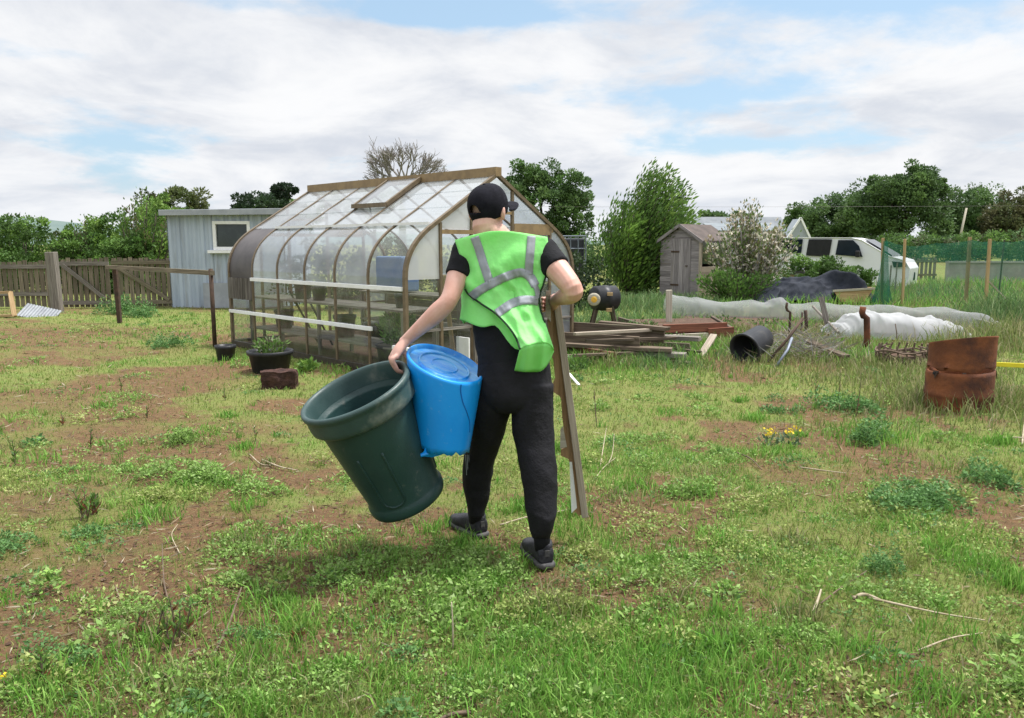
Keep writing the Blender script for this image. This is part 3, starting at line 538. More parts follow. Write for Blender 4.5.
def old_shed():
    c0 = G(679, 297); a = R(46); ux = Vector((math.cos(a), -math.sin(a), 0)); uy = Vector((math.sin(a), math.cos(a), 0)); base = Vector((c0.x, c0.y, 0))
    Wd, D, he, ha = 1.36, 1.45, 1.62, 2.02
    def q(l, d, z): return base + ux * l + uy * d + V(0, 0, z)
    root = thing('wooden_shed', 'weathered grey wooden shed with a pitched felt roof and low lapped side', 'shed', base)
    fr = MB(); nb = 11; zz = [he * i / nb for i in range(nb + 1)]
    def lap(a_, b_, z0, z1, mb, out): mb.bar(a_ + V(0, 0, (z0 + z1) / 2) , b_ + V(0, 0, (z0 + z1) / 2), .018, z1 - z0 + .006, tint=.22)
    for i in range(nb):   # gable boards either side of the door and above it
        for l0, l1 in ((-Wd / 2, -.30), (.36, Wd / 2)): lap(q(l0, .0, 0), q(l1, 0, 0), zz[i], zz[i + 1], fr, 0)
    for i in range(4):
        z0 = he + (ha - he) * i / 4; k = Wd / 2 * (1 - (i + .5) / 4); lap(q(-k, 0, 0), q(k, 0, 0), z0, z0 + (ha - he) / 4, fr, 0)
    for i in range(nb): lap(q(-Wd / 2, .01, 0), q(-Wd / 2, D, 0), zz[i], zz[i + 1], fr, 0); lap(q(-Wd / 2, D, 0), q(Wd / 2, D, 0), zz[i], zz[i + 1], fr, 0)
    fr.build('wall', M['shed'], root)
    d = MB()
    for k in range(5): l = -.235 + k * .132; d.bar(q(l, -.012, .04), q(l, -.012, he + .05), .022, .128, up=ux, tint=.25)
    dr = d.build('door', M['shed'], root); h = MB(); h.bar(q(.2, -.03, .9), q(.27, -.03, .9), .02, .03); h.build('latch', M['rustdk'], dr); 
    for z in (.35, 1.3): hh = MB(); hh.bar(q(-.3, -.03, z), q(-.02, -.03, z), .01, .05); hh.build('hinge', M['rustdk'], dr)
    sd_ = MB()
    for i in range(6): sd_.bar(q(Wd / 2, .02, zz[i] + .07), q(Wd / 2, D, zz[i] + .07), .02, .15, tint=.2)
    sd_.build('side_cladding', M['batten'], root)
    
    for dd in (-.01, D): po = MB(); po.bar(q(Wd / 2, dd, 0), q(Wd / 2, dd, he), .07, .07, up=ux); po.build('corner_post', M['batten'], root)
    wn = MB(); wn.bar(q(Wd / 2 - .015, .06, 1.27), q(Wd / 2 - .015, D - .05, 1.27), .012, .62); wn.build('window', M['pane'], root)
    rf = MB()
    for s in (-1, 1):
        o_ = Vector((0, 0, 0)); e = q(s * (Wd / 2 + .1), -.08, he - .04 + .0); r_ = q(0, -.08, ha + .03); ee = e + uy * (D + .18); rr = r_ + uy * (D + .18)
        rf.prism([e, ee, rr, r_] if s > 0 else [e, r_, rr, ee], (0, 0, .035))
    rfo = rf.build('roof', mat('old_felt', (.12, .095, .085), (.08, .066, .06), 4, .9, .4, 30), root)
    bg = MB()
    for s in (-1, 1): bg.bar(q(s * (Wd / 2 + .11), -.1, he - .05), q(0, -.1, ha + .03), .02, .085, tint=.1)
    bg.build('bargeboard', M['shed'], root)
old_shed()

def house():
    Y = 46; ax, bx = P(690, 240, Y).x, P(803, 240, Y).x; hr, he = zt(217, Y), zt(240, Y); root = thing('house', 'low house with a pale grey slate roof beyond the blossom shrub', 'house', (bx, Y, 0))
    w = MB(); w.box(((ax + bx) / 2, Y + 2.2, he / 2), (bx - ax, 3.4, he)); w.v += []; 
    gx = P(789, 240, Y).x; w.build('wall', M['render'], root)
    r = MB(); r.prism([(ax - .2, Y + .3, he - .05), (bx - .6, Y + .3, he - .05), (bx - .6, Y + 2.2, hr), (ax - .2, Y + 2.2, hr)], (0, 0, .08)); r.prism([(ax - .2, Y + 4.1, he - .05), (ax - .2, Y + 2.2, hr), (bx - .6, Y + 2.2, hr), (bx - .6, Y + 4.1, he - .05)], (0, 0, .08)); r.build('roof', M['roofslate'], root)
    g = MB(); gl, gr_ = P(783, 240, Y).x, P(806, 240, Y).x; gm = (gl + gr_) / 2 + .05; zz = hr - .12
    g.prism([(gl, Y - .6, 0), (gr_, Y - .6, 0), (gr_, Y - .6, he), (gm, Y - .6, zz), (gl, Y - .6, he)], (0, 1.2, 0)); g.build('gable', M['render'], root)
    bb = MB(); bb.bar((gl - .1, Y - .66, he - .1), (gm, Y - .66, zz + .06), .1, .1); bb.bar((gr_ + .1, Y - .66, he - .1), (gm, Y - .66, zz + .06), .1, .1); bb.build('bargeboard', M['white'], root)
    wi = MB(); wi.box(((gl + gr_) / 2, Y - .62, .95), (1.1, .06, .9)); wf = wi.build('window', M['white'], root); wp = MB(); wp.box(((gl + gr_) / 2, Y - .66, .95), (.95, .03, .75)); wp.build('pane', M['pane'], wf)
    fb = MB(); fb.box(((gl + gr_) / 2, Y - .64, 1.6), (gr_ - gl + .2, .08, .12)); fb.build('fascia', M['white'], root)
house()
def conservatory():
    Y = 40; a, b_ = P(716, 240, Y).x, P(783, 240, Y).x; z1, z0 = zt(233, Y), .4; root = thing('conservatory', 'white framed glass lean-to in front of the slate roofed house', 'conservatory', (a, Y, 0))
    f = MB(); n = 7
    for i in range(n + 1): x = a + (b_ - a) * i / n; f.box((x, Y, (z1) / 2), (.08, .08, z1))
    f.box(((a + b_) / 2, Y - .01, z1), (b_ - a + .1, .12, .14)); f.box(((a + b_) / 2, Y - .01, z0), (b_ - a + .1, .11, .1)); f.build('frame', M['white'], root)
    g = MB(); g.box(((a + b_) / 2, Y + .02, z1 / 2), (b_ - a, .02, z1 - .1)); g.build('glazing', mat('pale_glazing', (.42, .50, .53), (.35, .43, .47), 2, .15, 0, spec=.6), root)
    r = MB(); r.prism([(a - .1, Y - .1, z1 + .07), (b_ + .1, Y - .1, z1 + .07), (b_ + .1, Y + 2.5, z1 + .5), (a - .1, Y + 2.5, z1 + .5)], (0, 0, .06)); r.build('roof', mat('pale_roof', (.22, .245, .26), (.18, .20, .215), 2, .9, 0, spec=.1), root)
conservatory()

def van():
    Y = 27.0; s = 29.0; x0 = P(914, 290, Y).x  # front bumper
    root = thing('van', 'white crew van with its sliding side door open, parked behind the hedge', 'van', (x0 - 2.4, Y, 0)); yn, yf = Y, Y + 1.9
    def X(px): return P(px, 260, Y).x
    def Z(py): return zt(py, Y)
    xr = X(776)
    side = [(xr, Z(285)), (X(917), Z(285)), (X(918), Z(268)), (X(913), Z(260)), (X(899), Z(256)), (X(872), Z(239.5)), (X(862), Z(237.3)), (xr + .1, Z(236.5)), (xr, Z(240))]
    b = MB()
    def ring(inset, y, dz=0): 
        cx, cz = (xr + x0) / 2, 1.2
        return [Vector((cx + (x - cx) * (1 - inset * .04), y, cz + (z - cz) * (1 - inset * (.10 if z > 1.3 else 0)))) for x, z in side]
    rs = [ring(1.2, yn + .14), ring(.25, yn + .03), ring(0, yn + .10 - .10), ring(0, yf), ring(.25, yf - .03 + .06), ring(1.2, yf + .1)]
    rs = [ring(.9, yn + .05), ring(.15, yn), ring(.15, yf), ring(.9, yf - .05)]
    b.rings(rs); body = b.build('body', M['van'], root, bevel=.02)
    def panel(pts, name, m, par=body, d=.012, y=None):
        p = MB(); p.prism([Vector((X(a), (yn if y is None else y) - d, Z(c))) for a, c in pts], (0, .02, 0)); return p.build(name, m, par, bevel=.003)
    panel([(790, 253), (814, 253.5), (815, 239), (791, 238.5)], 'side_window', M['vglass'], root)
    panel([(819, 256), (842, 257), (844, 239.3), (821, 239)], 'doorway_shade_panel', M['vandk'], root)  # dark panel on the closed body stands in for the shaded interior
    panel([(848, 255), (874, 257), (870, 246), (864, 240), (850, 240)], 'front_window', M['vglass'], root)
    panel([(797, 270), (842, 271), (842, 272), (797, 271)], 'door_rail', M['vandk'], root, .014)
    ws = MB(); ws.grid([[Vector((X(899.5) + .03, yn + .1, Z(256) + .02)), Vector((X(899.5) + .03, yf - .1, Z(256) + .02))], [Vector((X(873.5) + .03, yn + .15, Z(240.3) + .03)), Vector((X(873.5) + .03, yf - .15, Z(240.3) + .03))]]); ws.build('windscreen', M['vglass'], root, thick=.02)
    panel([(903, 267), (914, 266), (912, 262), (901, 261)], 'headlight', M['pane'], root, .015)
    mr = MB(); mr.box((X(870), yn - .13, Z(254)), (.14, .2, .22)); mr.build('wing_mirror', M['vandk'], root, bevel=.03)
    root.rotation_euler.z = R(-35); root.location.x -= .2; root.location.y += .6
    for px in (892, 800):
        t = MB(); Rm = Matrix.Rotation(R(90), 3, 'X'); c = Vector((X(px), yn + .2, .34)); t.lathe([(.2, -.12), (.30, -.125), (.34, -.08), (.34, .08), (.30, .12), (.2, .12)], c, Rm, 24); wh = t.build('wheel', M['tyre'], root, True)
        r_ = MB(); r_.lathe([(.02, .10), (.12, .11), (.19, .09), (.205, .12)], c, Rm, 20, (True, False)); r_.build('rim', M['galv'], wh, True)
    bm = MB(); bm.box((X(916) - .05, (yn + yf) / 2, .42), (.2, 1.86, .3)); bm.build('bumper', M['vandk'], root, bevel=.05)
van()

# ------------------------------------------------------------------ left fence and gates
def paling(name, label, cat, p0, p1, h, n=None, rails=(.25, .85), railmat='fence', wide=.10, gap=.02, brace=None, jit=.03, gmat='fence', back=False):
    p0, p1 = Vector(p0), Vector(p1); L = (p1 - p0).length; t = (p1 - p0) / L; nr = Vector((t.y, -t.x, 0)); root = thing(name, label, cat, p0); b = MB(); n = int(L / (wide + gap))
    for i in range(n):
        c = p0 + t * (L * (i + .5) / n); hh = h + random.uniform(-jit, jit); b.bar(c + V(0, 0, .03), c + V(random.uniform(-.006, .006), 0, hh), wide * random.uniform(.88, 1.04), .016, up=nr, tint=.28)
    b.build('boards', M[gmat], root); s = -1 if back else 1
    for k, z in enumerate(rails):
        r = MB(); r.bar(p0 + nr * .035 * s + V(0, 0, z * h), p1 + nr * .035 * s + V(0, 0, z * h), .04, .09, tint=.1); r.build('rail', M[railmat], root)
    if brace:
        r = MB(); (a, za), (c, zc) = brace; r.bar(p0 + t * L * a + nr * .058 + V(0, 0, za * h), p0 + t * L * c + nr * .058 + V(0, 0, zc * h), .035, .085, tint=.1); r.build('brace', M[railmat], root)
    return root
yf = 18.6; hf = 1.12
paling('wooden_fence', 'weathered board fence left of the tall gate post', 'fence', at0(-60, yf), at0(52, yf + .1), hf, rails=(.3, .88), railmat='grey')
paling('wooden_gate', 'left leaf of the weathered board gates, its brace falling to the right', 'gate', at0(63, yf - .1), at0(112, yf), hf + .06, rails=(.12, .90), railmat='grey', brace=((.06, .88), (.88, .2)))
paling('wooden_gate', 'right leaf of the weathered board gates, beside the pale blue shed', 'gate', at0(114, yf), at0(173, yf + .25), hf + .06, rails=(.12, .92), railmat='fence', brace=((.12, .82), (.95, .16)))
g = G(58, 313); m_ = MB(); m_.bar((g.x, g.y, -.1), (g.x - .04, g.y, zt(252, g.y)), .20, .18, up=(0, 1, 0)); tag(m_.build('gate_post', M['grey'], None, bevel=.012), 'thick grey wooden post standing taller than the fence at the gates', 'post')
g2 = G(52, 312); m_ = MB(); m_.bar((g2.x - .03, g2.y + .12, -.05), (g2.x - .03, g2.y + .12, .66), .14, .07, up=(0, 1, 0)); tag(m_.build('wooden_offcut', M['fence'], None), 'short upright board leaning against the tall gate post', 'board')
ga, gb = G(120, 324), G(215, 347)
rl = thing('rail_barrier', 'rusty two post barrier with one thin wooden rail in front of the gates', 'barrier', ga); m_ = MB()
m_.bar((ga.x, ga.y, -.1), (ga.x - .02, ga.y, 1.10), .07, .07, up=(0, 1, 0)); m_.build('post', M['rustdk'], rl); m_ = MB(); m_.tube([(gb.x, gb.y, -.1), (gb.x, gb.y, 1.16)], .032, 10); m_.build('post', M['rustdk'], rl, True)
m_ = MB(); m_.bar((ga.x - .15, ga.y - .05, 1.09), (gb.x + .05, gb.y - .05, 1.10), .05, .07, tint=.05); m_.build('rail', M['fence'], rl)
# odds and ends by the fence
g = G(2, 318); fr_ = thing('cold_frame', 'open pale timber cold frame leaning near the left edge of the photo', 'cold frame', g)
for a, b_ in (((-.35, 0, .02), (.28, -.05, .06)), ((.28, -.03, .04), (.06, .25, .52)), ((.06, .25, .52), (-.4, .25, .5)), ((-.4, .25, .5), (-.35, 0, .02))):
    m_ = MB(); m_.bar(g + Vector(a), g + Vector(b_), .09, .05); m_.build('beam', M['fresh'], fr_)
g = G(38, 317); m_ = MB(); rows = []
for j in range(2): rows.append([g + V(-.36 + .72 * i / 60, .42 * j - .15, .05 + .22 * j + .006 * math.sin(i * 1.25) - .16 * i / 60 + (0 if j else 0)) for i in range(61)])
m_.grid(rows); tag(m_.build('corrugated_sheet', M['galv'], None, False, thick=.004), 'shiny silver corrugated metal sheet lying by the tall gate post', 'metal sheet')

# ------------------------------------------------------------------ far right: fence, wall, pole, netting
a, b_ = at0(846, 33), at0(934, 33); paling('wooden_fence', 'far grey board fence seen through the green netting, right of the van', 'fence', a, b_, .95, wide=.12, gap=.05, railmat='fence', gmat='grey')
m_ = MB(); a, b_ = at0(944, 30), at0(1075, 30); m_.box(((a.x + b_.x) / 2, 30, .4), (b_.x - a.x, .2, .8)); cw = m_.build('concrete_wall', M['conc'], None, bevel=.02); tag(cw, 'grey concrete wall behind the green netting at the far right', 'wall')
m_ = MB(); m_.box(((a.x + b_.x) / 2, 29.99, .835), (b_.x - a.x, .3, .07)); m_.build('coping', M['conc'], cw)
g = at0(952, 80); m_ = MB(); m_.tube([g, g + V(.7, 0, zt(208, 80))], [.13, .1], 8); tag(m_.build('utility_pole', M['pale'], None, True), 'slim pale leaning pole standing in front of the far treeline', 'pole')
ST = [(882, 18.6, 238, .055, 'pale stake where the green netting is bunched, left end of the net'), (903, 18.6, 239, .05, 'second pale stake from the left of the green netting'), (966, 18.9, 237, .065, 'thick upright pale stake of the green netting, right of the middle'), (986, 18.4, 239, .06, 'pale leaning stake of the green netting with a diagonal prop')]
SP = []
for px, Y, py, w, lab in ST:
    p = at0(px, Y); tpx = px + (4 if px != 882 else 1) if px != 903 else px + 2
    t = Vector((P(tpx, py, Y).x, Y, zt(py, Y))); m_ = MB(); m_.bar(p - V(0, 0, .1), t, w, w, up=(0, 1, 0)); o = m_.build('wooden_stake', M['fresh'], None, bevel=.004); tag(o, lab, 'stake', 'stakes holding the green netting'); SP.append((p, t))
    if px == 986: m2 = MB(); m2.bar(p + V(.75, .05, 0), p.lerp(t, .42), .03, .03, up=(0, 1, 0)); m2.build('prop', M['pale'], o)
for px, lab in ((888, 'grey thin post beside the bunched netting'), (998, 'dark green thin metal post near the right edge, carrying the netting'), (894, 'short grey post behind the second stake')):
    p = at0(px, 19.4 if px != 894 else 22); m_ = MB(); m_.tube([p - V(0, 0, .1), p + V(0.02, 0, 1.62 if px == 998 else 1.0)], .02, 8); tag(m_.build('fence_post', M['dkframe'] if px == 998 else M['grey'], None), lab, 'post')
def netting():
    root = thing('green_netting', 'green mesh netting hung between pale stakes at the far right', 'netting', at0(880, 18.6))
    pts = [(882, 239), (903, 246), (930, 243), (966, 240), (986, 241), (1024, 240), (1080, 238)]
    def rows(z_of, nv, y, bunch=0):
        rs = []
        for j in range(nv):
            r_ = []
            for i in range(len(pts) * 6 - 5):
                k, f = divmod(i, 6); a = pts[min(k, len(pts) - 1)]; c = pts[min(k + 1, len(pts) - 1)]; px = a[0] + (c[0] - a[0]) * f / 6; py = a[1] + (c[1] - a[1]) * f / 6 + 1.5 * math.sin(math.pi * f / 6)
                top = zt(py, y); p = at0(px, y); s = j / (nv - 1); z = top + (z_of(px) - top) * s; r_.append(Vector((p.x, y + .08 * math.sin(i * .9 + j * .8) + .05 * math.sin(i * 2.1), z)))
            rs.append(r_)
        return rs
    n1 = MB(); n1.grid(rows(lambda px: .05, 7, 18.75)); n1.build('mesh', M['net'], root, True)
    n2 = MB(); n2.grid(rows(lambda px: zt(262, 18.85), 4, 18.85)); n2.build('upper_band', M['net'], root, True)
    n3 = MB(); rs = []
    for j in range(12):
        s = j / 11; r_ = []
        for i in range(12):
            f = i / 11; w = .10 + .55 * s ** 1.4; x = at0(881, 18.5).x - .10 * s + w * (f - .35); r_.append(V(x, 18.5 - .12 * math.sin(f * 9 + s * 3) * (.3 + s) - .1 * s, zt(243, 18.5) * (1 - s) + .04))
        rs.append(r_)
    n3.grid(rs); n3.build('bunched_end', M['netd'], root, True)
netting()
# overhead cable far behind
m_ = MB(); pts = [Vector((x, 70, zt(204, 70) - .25 * math.sin((x + 60) / 150 * math.pi) * 2 + .25)) for x in np.linspace(-3, 90, 40)]; m_.tube(pts, .008, 4); tag(m_.build('overhead_cable', M['dkframe'], None), 'thin overhead cable crossing the sky above the far treeline', 'cable')

# ------------------------------------------------------------------ greenhouse
GA = Vector((-1.19, 8.72, 0)); _far = Vector((-4.22, 11.72, 0)); GL = (_far - GA).normalized(); GWd = Vector((GL.y, -GL.x, 0)); LEN = (_far - GA).length; GW = 2.86
def gh(l, w, z): return GA + GL * l + GWd * w + V(0, 0, z)
ZS, ZE, WE, ZR = 1.14, 1.74, .42, 2.36
def gprof(n=9):
    p = [(0, 0), (0, ZS)]; ang = math.atan2(ZR - ZE, GW / 2 - WE); c1 = (0, ZS + (WE) * .75); # bezier eave
    for i in range(1, n):
        s = i / n; a = Vector((0, ZS)); c = Vector((0, ZE - WE * math.tan(ang) + .02)); b = Vector((WE, ZE)); q = a.lerp(c, s).lerp(c.lerp(b, s), s); p.append((q.x, q.y))
    return p + [(WE, ZE), (GW / 2, ZR)]
PR = gprof()
def greenhouse():
    root = thing('greenhouse', 'old bronze framed greenhouse with curved eaves, hazy glazing and white bars', 'greenhouse', gh(0, 0, 0))
    nb = 6
    def rib(l, mat_, w, h, right=True, name='rib'):
        m = MB(); sides = (0, 1) if right else (0,)
        for sd_ in sides:
            pts = [(gh(l, x if sd_ == 0 else GW - x, z)) for x, z in PR]
            for a, b in zip(pts[:-1], pts[1:]): m.bar(a, b + (b - a).normalized() * .006, w, h, up=GL, tint=.05)
        m.build(name, mat_, root)
    rib(0, M['bronze'], .042, .05, name='gable_rib'); rib(LEN, M['bronze'], .04, .05, name='gable_rib')
    for i in range(1, nb): rib(LEN * i / nb, M['bronze'], .022, .036)
    m = MB(); m.bar(gh(-.03, GW / 2, ZR + .03), gh(LEN + .03, GW / 2, ZR + .03), .10, .11); m.build('ridge', M['ridge'], root)
    for z, l0, l1 in ((1.02, .02, LEN * 5 / 6), (.53, .62, LEN)):
        m = MB(); m.bar(gh(l0, -.03, z), gh(l1, -.03, z), .03, .048); m.build('glazing_bar', M['white'], root, bevel=.003)
    m = MB(); m.bar(gh(.05, WE - .02, ZE + .016), gh(LEN * 5 / 6, WE - .02, ZE + .016), .03, .03); m.build('eaves_bar', M['white'], root)
    for sd_ in (0, GW): m = MB(); m.bar(gh(0, sd_, .04), gh(LEN, sd_, .04), .05, .08); m.build('base_rail', M['dkframe'], root)
    m = MB(); m.bar(gh(LEN, 0, .04), gh(LEN, GW, .04), .05, .08); m.build('base_rail', M['dkframe'], root)
    m = MB(); m.bar(gh(0.02, GW - .0, 1.02), gh(LEN, GW - .0, 1.02), .03, .04); m.build('glazing_bar', M['white'], root)
    # glazing: each bay has lower glass, a curved eave sheet and a lapped roof pane
    def sheet(name, mat_, l0, l1, prof, off=.0, right=False, n=1):
        m = MB(); rows = [[gh(l, (x if not right else GW - x), z) for l in np.linspace(l0, l1, 3)] for x, z in prof]; m.grid(rows); return m.build(name, mat_, root, len(prof) > 3)
    cur = [p for p in PR if p[1] >= ZS - .13]; cur = [(0, 1.03)] + [p for p in PR[1:-1]]
    for i in range(nb):
        l0, l1 = LEN * i / nb + .016, LEN * (i + 1) / nb - .016
        for rt in (False, True):
            if i == nb - 1 and not rt:
                sheet('curved_panel', M['slate'], l0, l1, [(x - .004, z) for x, z in cur]); 
                m = MB(); 
                for k in range(5): a = l0 + (l1 - l0) * (k + .5) / 5; m.bar(gh(a, -.01, .72), gh(a, -.01, 1.03), .012, (l1 - l0) / 5 - .006, up=GWd, tint=.2)
                m.build('wooden_panel', M['grey'], root); sheet('side_pane', M['glass'], l0, l1, [(0, .06), (0, .7)])
            else:
                sheet('curved_pane', M['haze'] if (i in (1, 2, 3, 4)) else M['glass'], l0, l1, cur, right=rt)
                sheet('side_pane', M['glass'], l0, l1, [(0, .06 if not rt else .74), (0, 1.01)], right=rt)
                if rt:
                    m = MB()
                    for k in range(5): m.bar(gh(l0, GW, .08 + .135 * k + .05), gh(l1, GW, .08 + .135 * k + .05), .015, .128, tint=.25)
                    m.build('wooden_panel', M['timber'], root)
            if i == 2 and not rt:
                s0 = .56; mid = (WE + (GW / 2 - WE) * .5, ZE + (ZR - ZE) * .5); sheet('roof_pane', M['rglass'], l0, l1, [(WE, ZE), mid])
            else:
                m = MB()
                for k in range(3):
                    s0, s1 = k / 3, (k + 1) / 3 + (.02 if k < 2 else 0); x0, x1 = WE + (GW / 2 - WE) * s0, WE + (GW / 2 - WE) * s1; z0, z1 = ZE + (ZR - ZE) * s0 + .008, ZE + (ZR - ZE) * s1 + (0 if k < 2 else .004)
                    if rt: x0, x1 = GW - x0, GW - x1
                    rows = [[gh(l, x0, z0) for l in (l0, l1)], [gh(l, x1, z1) for l in (l0, l1)]]; m.grid(rows)
                m.build('roof_pane', M['rglass'], root)
    # opening roof vent (third bay), propped slightly open
    l0, l1 = LEN * 2 / nb + .0, LEN * 3 / nb + .02; xa, za = WE + (GW / 2 - WE) * .38, ZE + (ZR - ZE) * .38 + .05; xb, zb = GW / 2 - .05, ZR + .03
    v = MB(); v.bar(gh(l0, xa, za), gh(l0, xb, zb), .045, .05); v.bar(gh(l1, xa, za), gh(l1, xb, zb), .035, .05); v.bar(gh(l0 - .02, xa, za), gh(l1 + .02, xa, za), .06, .055); vo = v.build('roof_vent', M['bronze'], root)
    p = MB(); p.grid([[gh(l0 + .02, xa, za + .01), gh(l1 - .02, xa, za + .01)], [gh(l0 + .02, xb, zb + .01), gh(l1 - .02, xb, zb + .01)]]); p.build('vent_pane', M['haze'], vo)
    s = MB(); s.bar(gh((l0 + l1) / 2, xa, za), gh((l0 + l1) / 2, xa + .03, za - .14), .012, .012); s.build('vent_stay', M['galv'], vo)
    # near gable
    def zroof(w):
        w = min(w, GW - w)
        for (x0, z0), (x1, z1) in zip(PR[:-1], PR[1:]):
            if x1 > x0 and x0 <= w <= x1: return z0 + (z1 - z0) * (w - x0) / (x1 - x0)
        return ZS
    for ll in (-.0, LEN):
        m = MB()
        for w in (.515, 1.0, 1.695, 2.40): m.bar(gh(ll, w, 0), gh(ll, w, zroof(w) - .03), .035, .035, up=GL, tint=.05)
        m.build('gable_post', M['bronze'], root); m = MB(); m.bar(gh(ll, .53, 1.66), gh(ll, 2.38, 1.66), .04, .05); m.bar(gh(ll, 1.0, 1.9), gh(ll, 1.69, 1.9), .03, .035); m.bar(gh(ll, 1.72, 1.72), gh(ll, 2.45, 1.72), .03, .11); m.build('gable_rail', M['ridge'], root)
        m = MB()
        for w0, w1 in ((.02, .50), (.53, .985), (1.71, 2.385), (2.42, GW - .02)):
            for z_, h_ in ((.53, .03), (.05, .09)): m = MB(); m.bar(gh(ll, w0, z_), gh(ll, w1, z_), .03, h_); m.build('gable_rail', M['grey'], root)
    def gp(name, mat_, w0, w1, z0, z1, ll=0.0, n=8):
        m = MB(); ws = np.linspace(w0, w1, n); m.grid([[gh(ll, w, z0) for w in ws], [gh(ll, w, min(z1, zroof(w) - .03)) for w in ws]]); m.build(name, mat_, root)
    for ll in (0.004, LEN - .004):
        gp('gable_pane', M['opal'], .03, .50, 1.12, 9, ll); gp('gable_pane', M['glass'], .03, .50, .1, 1.10, ll); gp('gable_pane', M['opal'] if ll < 1 else M['haze'], .53, .985, 1.69, 9, ll); gp('gable_pane', M['glass'], .53, .985, .1, 1.63, ll)
        gp('gable_pane', M['haze'], 1.71, 2.385, 1.78, 9, ll); gp('gable_pane', M['glass'], 1.71, 2.385, .1, 1.65, ll); gp('gable_pane', M['haze'], 2.42, GW - .03, .1, 9, ll); gp('gable_pane', M['glass'], 1.01, 1.68, 1.93, 9, ll)
    d = MB(); 
    for a, b in (((1.02, .05), (1.02, 1.62)), ((1.67, .05), (1.67, 1.62)), ((1.02, .06), (1.67, .06)), ((1.02, .85), (1.67, .85)), ((1.02, 1.6), (1.67, 1.6)), ((1.02, .1), (1.67, .83))): d.bar(gh(-.03, *a), gh(-.03, *b), .03, .035, up=GL)
    do = d.build('door', M['grey'], root); p = MB(); p.grid([[gh(-.028, 1.03, .1), gh(-.028, 1.66, .1)], [gh(-.028, 1.03, 1.6), gh(-.028, 1.66, 1.6)]]); p.build('door_pane', M['glass'], do)
    w = MB(); w.bar(gh(-.06, .80, .05), gh(-.06, .80, .42), .02, .22, up=GL); w.build('kick_board', M['white'], root)
greenhouse()
fm = MB(); fm.prism([gh(.03, .04, .0), gh(.03, GW - .04, .0), gh(LEN - .03, GW - .04, .0), gh(LEN - .03, .04, .0)], (0, 0, .05)); fo = fm.build('floor_soil', M['soil'], None); fo['kind'] = 'structure'
def bench(w0, w1, label):
    root = thing('greenhouse_bench', label, 'bench', gh(.3, w0, 0)); t = MB(); n = 6
    for i in range(n): w = w0 + (w1 - w0) * (i + .5) / n; t.bar(gh(.25, w, .74), gh(LEN - .2, w, .74), (w1 - w0) / n - .012, .025, up=(0, 0, 1), tint=.2)
    t.build('bench_top', M['grey'], root); s = MB()
    for i in range(3): w = w0 + (w1 - w0) * (i + .5) / 3; s.bar(gh(.25, w, .28), gh(LEN - .2, w, .28), (w1 - w0) / 3 - .02, .02, tint=.2)
    s.build('shelf', M['grey'], root)
    for l in (.3, LEN / 2, LEN - .25):
        for w in (w0 + .03, w1 - .03): q = MB(); q.bar(gh(l, w, 0), gh(l, w, .725), .04, .04, up=GL); q.build('leg', M['grey'], root)
bench(.16, .72, 'slatted grey wooden bench inside the greenhouse along its curved left side'); bench(GW - .72, GW - .16, 'slatted grey wooden bench inside the greenhouse along its far right side')
def pot(c, r0, r1, h, name='plant_pot', mat_='black', label='', n=20, soil=True, M3=None, cat='pot', group=None, plant=None):
    root = thing(name, label, cat, c, group); m = MB(); m.lathe([(r0 * .96, .0), (r0, .01), (r1 * .95, h - .05), (r1 * 1.03, h - .045), (r1 * 1.05, h), (r1 * .97, h), (r1 * .9, h - .06), (r0 * .9, .015)], c, M3, n, (True, True)); m.build('body', M[mat_], root, True)
    if soil: s = MB(); s.lathe([(.001, h - .045), (r1 * .92, h - .05)], c, M3, n, (False, False)); s.build('soil', M['soil'], root)
    return root
def tuft(name, c, r, h, n, leaf, pal, parent, wr=.4, upw=1.0, ntw=0):
    c = np.array(c); a = RNG.uniform(0, 2 * np.pi, n); q = np.sqrt(RNG.uniform(0, 1, n)); z = RNG.uniform(.05, 1, n); C = c + np.stack([np.cos(a) * q * r * (.5 + .6 * z), np.sin(a) * q * r * (.5 + .6 * z), z * h * (1 - .35 * q)], 1)
    D = np.stack([np.cos(a), np.sin(a), np.full(n, upw)], 1) + RNG.normal(0, .5, (n, 3)); pal = np.array(pal); return leaves(name, C, D, RNG.uniform(.6, 1.3, n) * leaf, wr, pal[RNG.integers(0, len(pal), n)] * RNG.uniform(.75, 1.3, (n, 1)), M['leaf'], parent)
def weed(g, r, h, n, leaf, pal, label, wr=.4):
    root = thing('weed', label, 'weed', g); tuft('foliage', g, r, h, n, leaf, pal, root, wr); return root
g = onG(271, 372); p_ = pot(g, .21, .26, .26, label='wide black tub with weedy plants beside the greenhouse, behind the brown block'); tuft('foliage', g + V(0, 0, .2), .2, .22, 260, .07, GR_M + [(.16, .17, .1)], p_)
g = onG(226, 360); pot(g, .11, .13, .2, label='small empty dark grey pot at the far corner of the greenhouse')
g = gh(.75, .43, .0); p_ = pot(g, .22, .26, .30, label='dark tub inside the greenhouse holding a bright leafy green plant'); tuft('foliage', g + V(0, 0, .28), .22, .46, 620, .085, [(.14, .30, .07), (.19, .36, .10), (.10, .22, .055)], p_, .35)
g = onG(308, 373); weed(g, .1, .14, 60, .09, GR_L, 'small bright leafy weed at the foot of the greenhouse beside the brown block', .6)
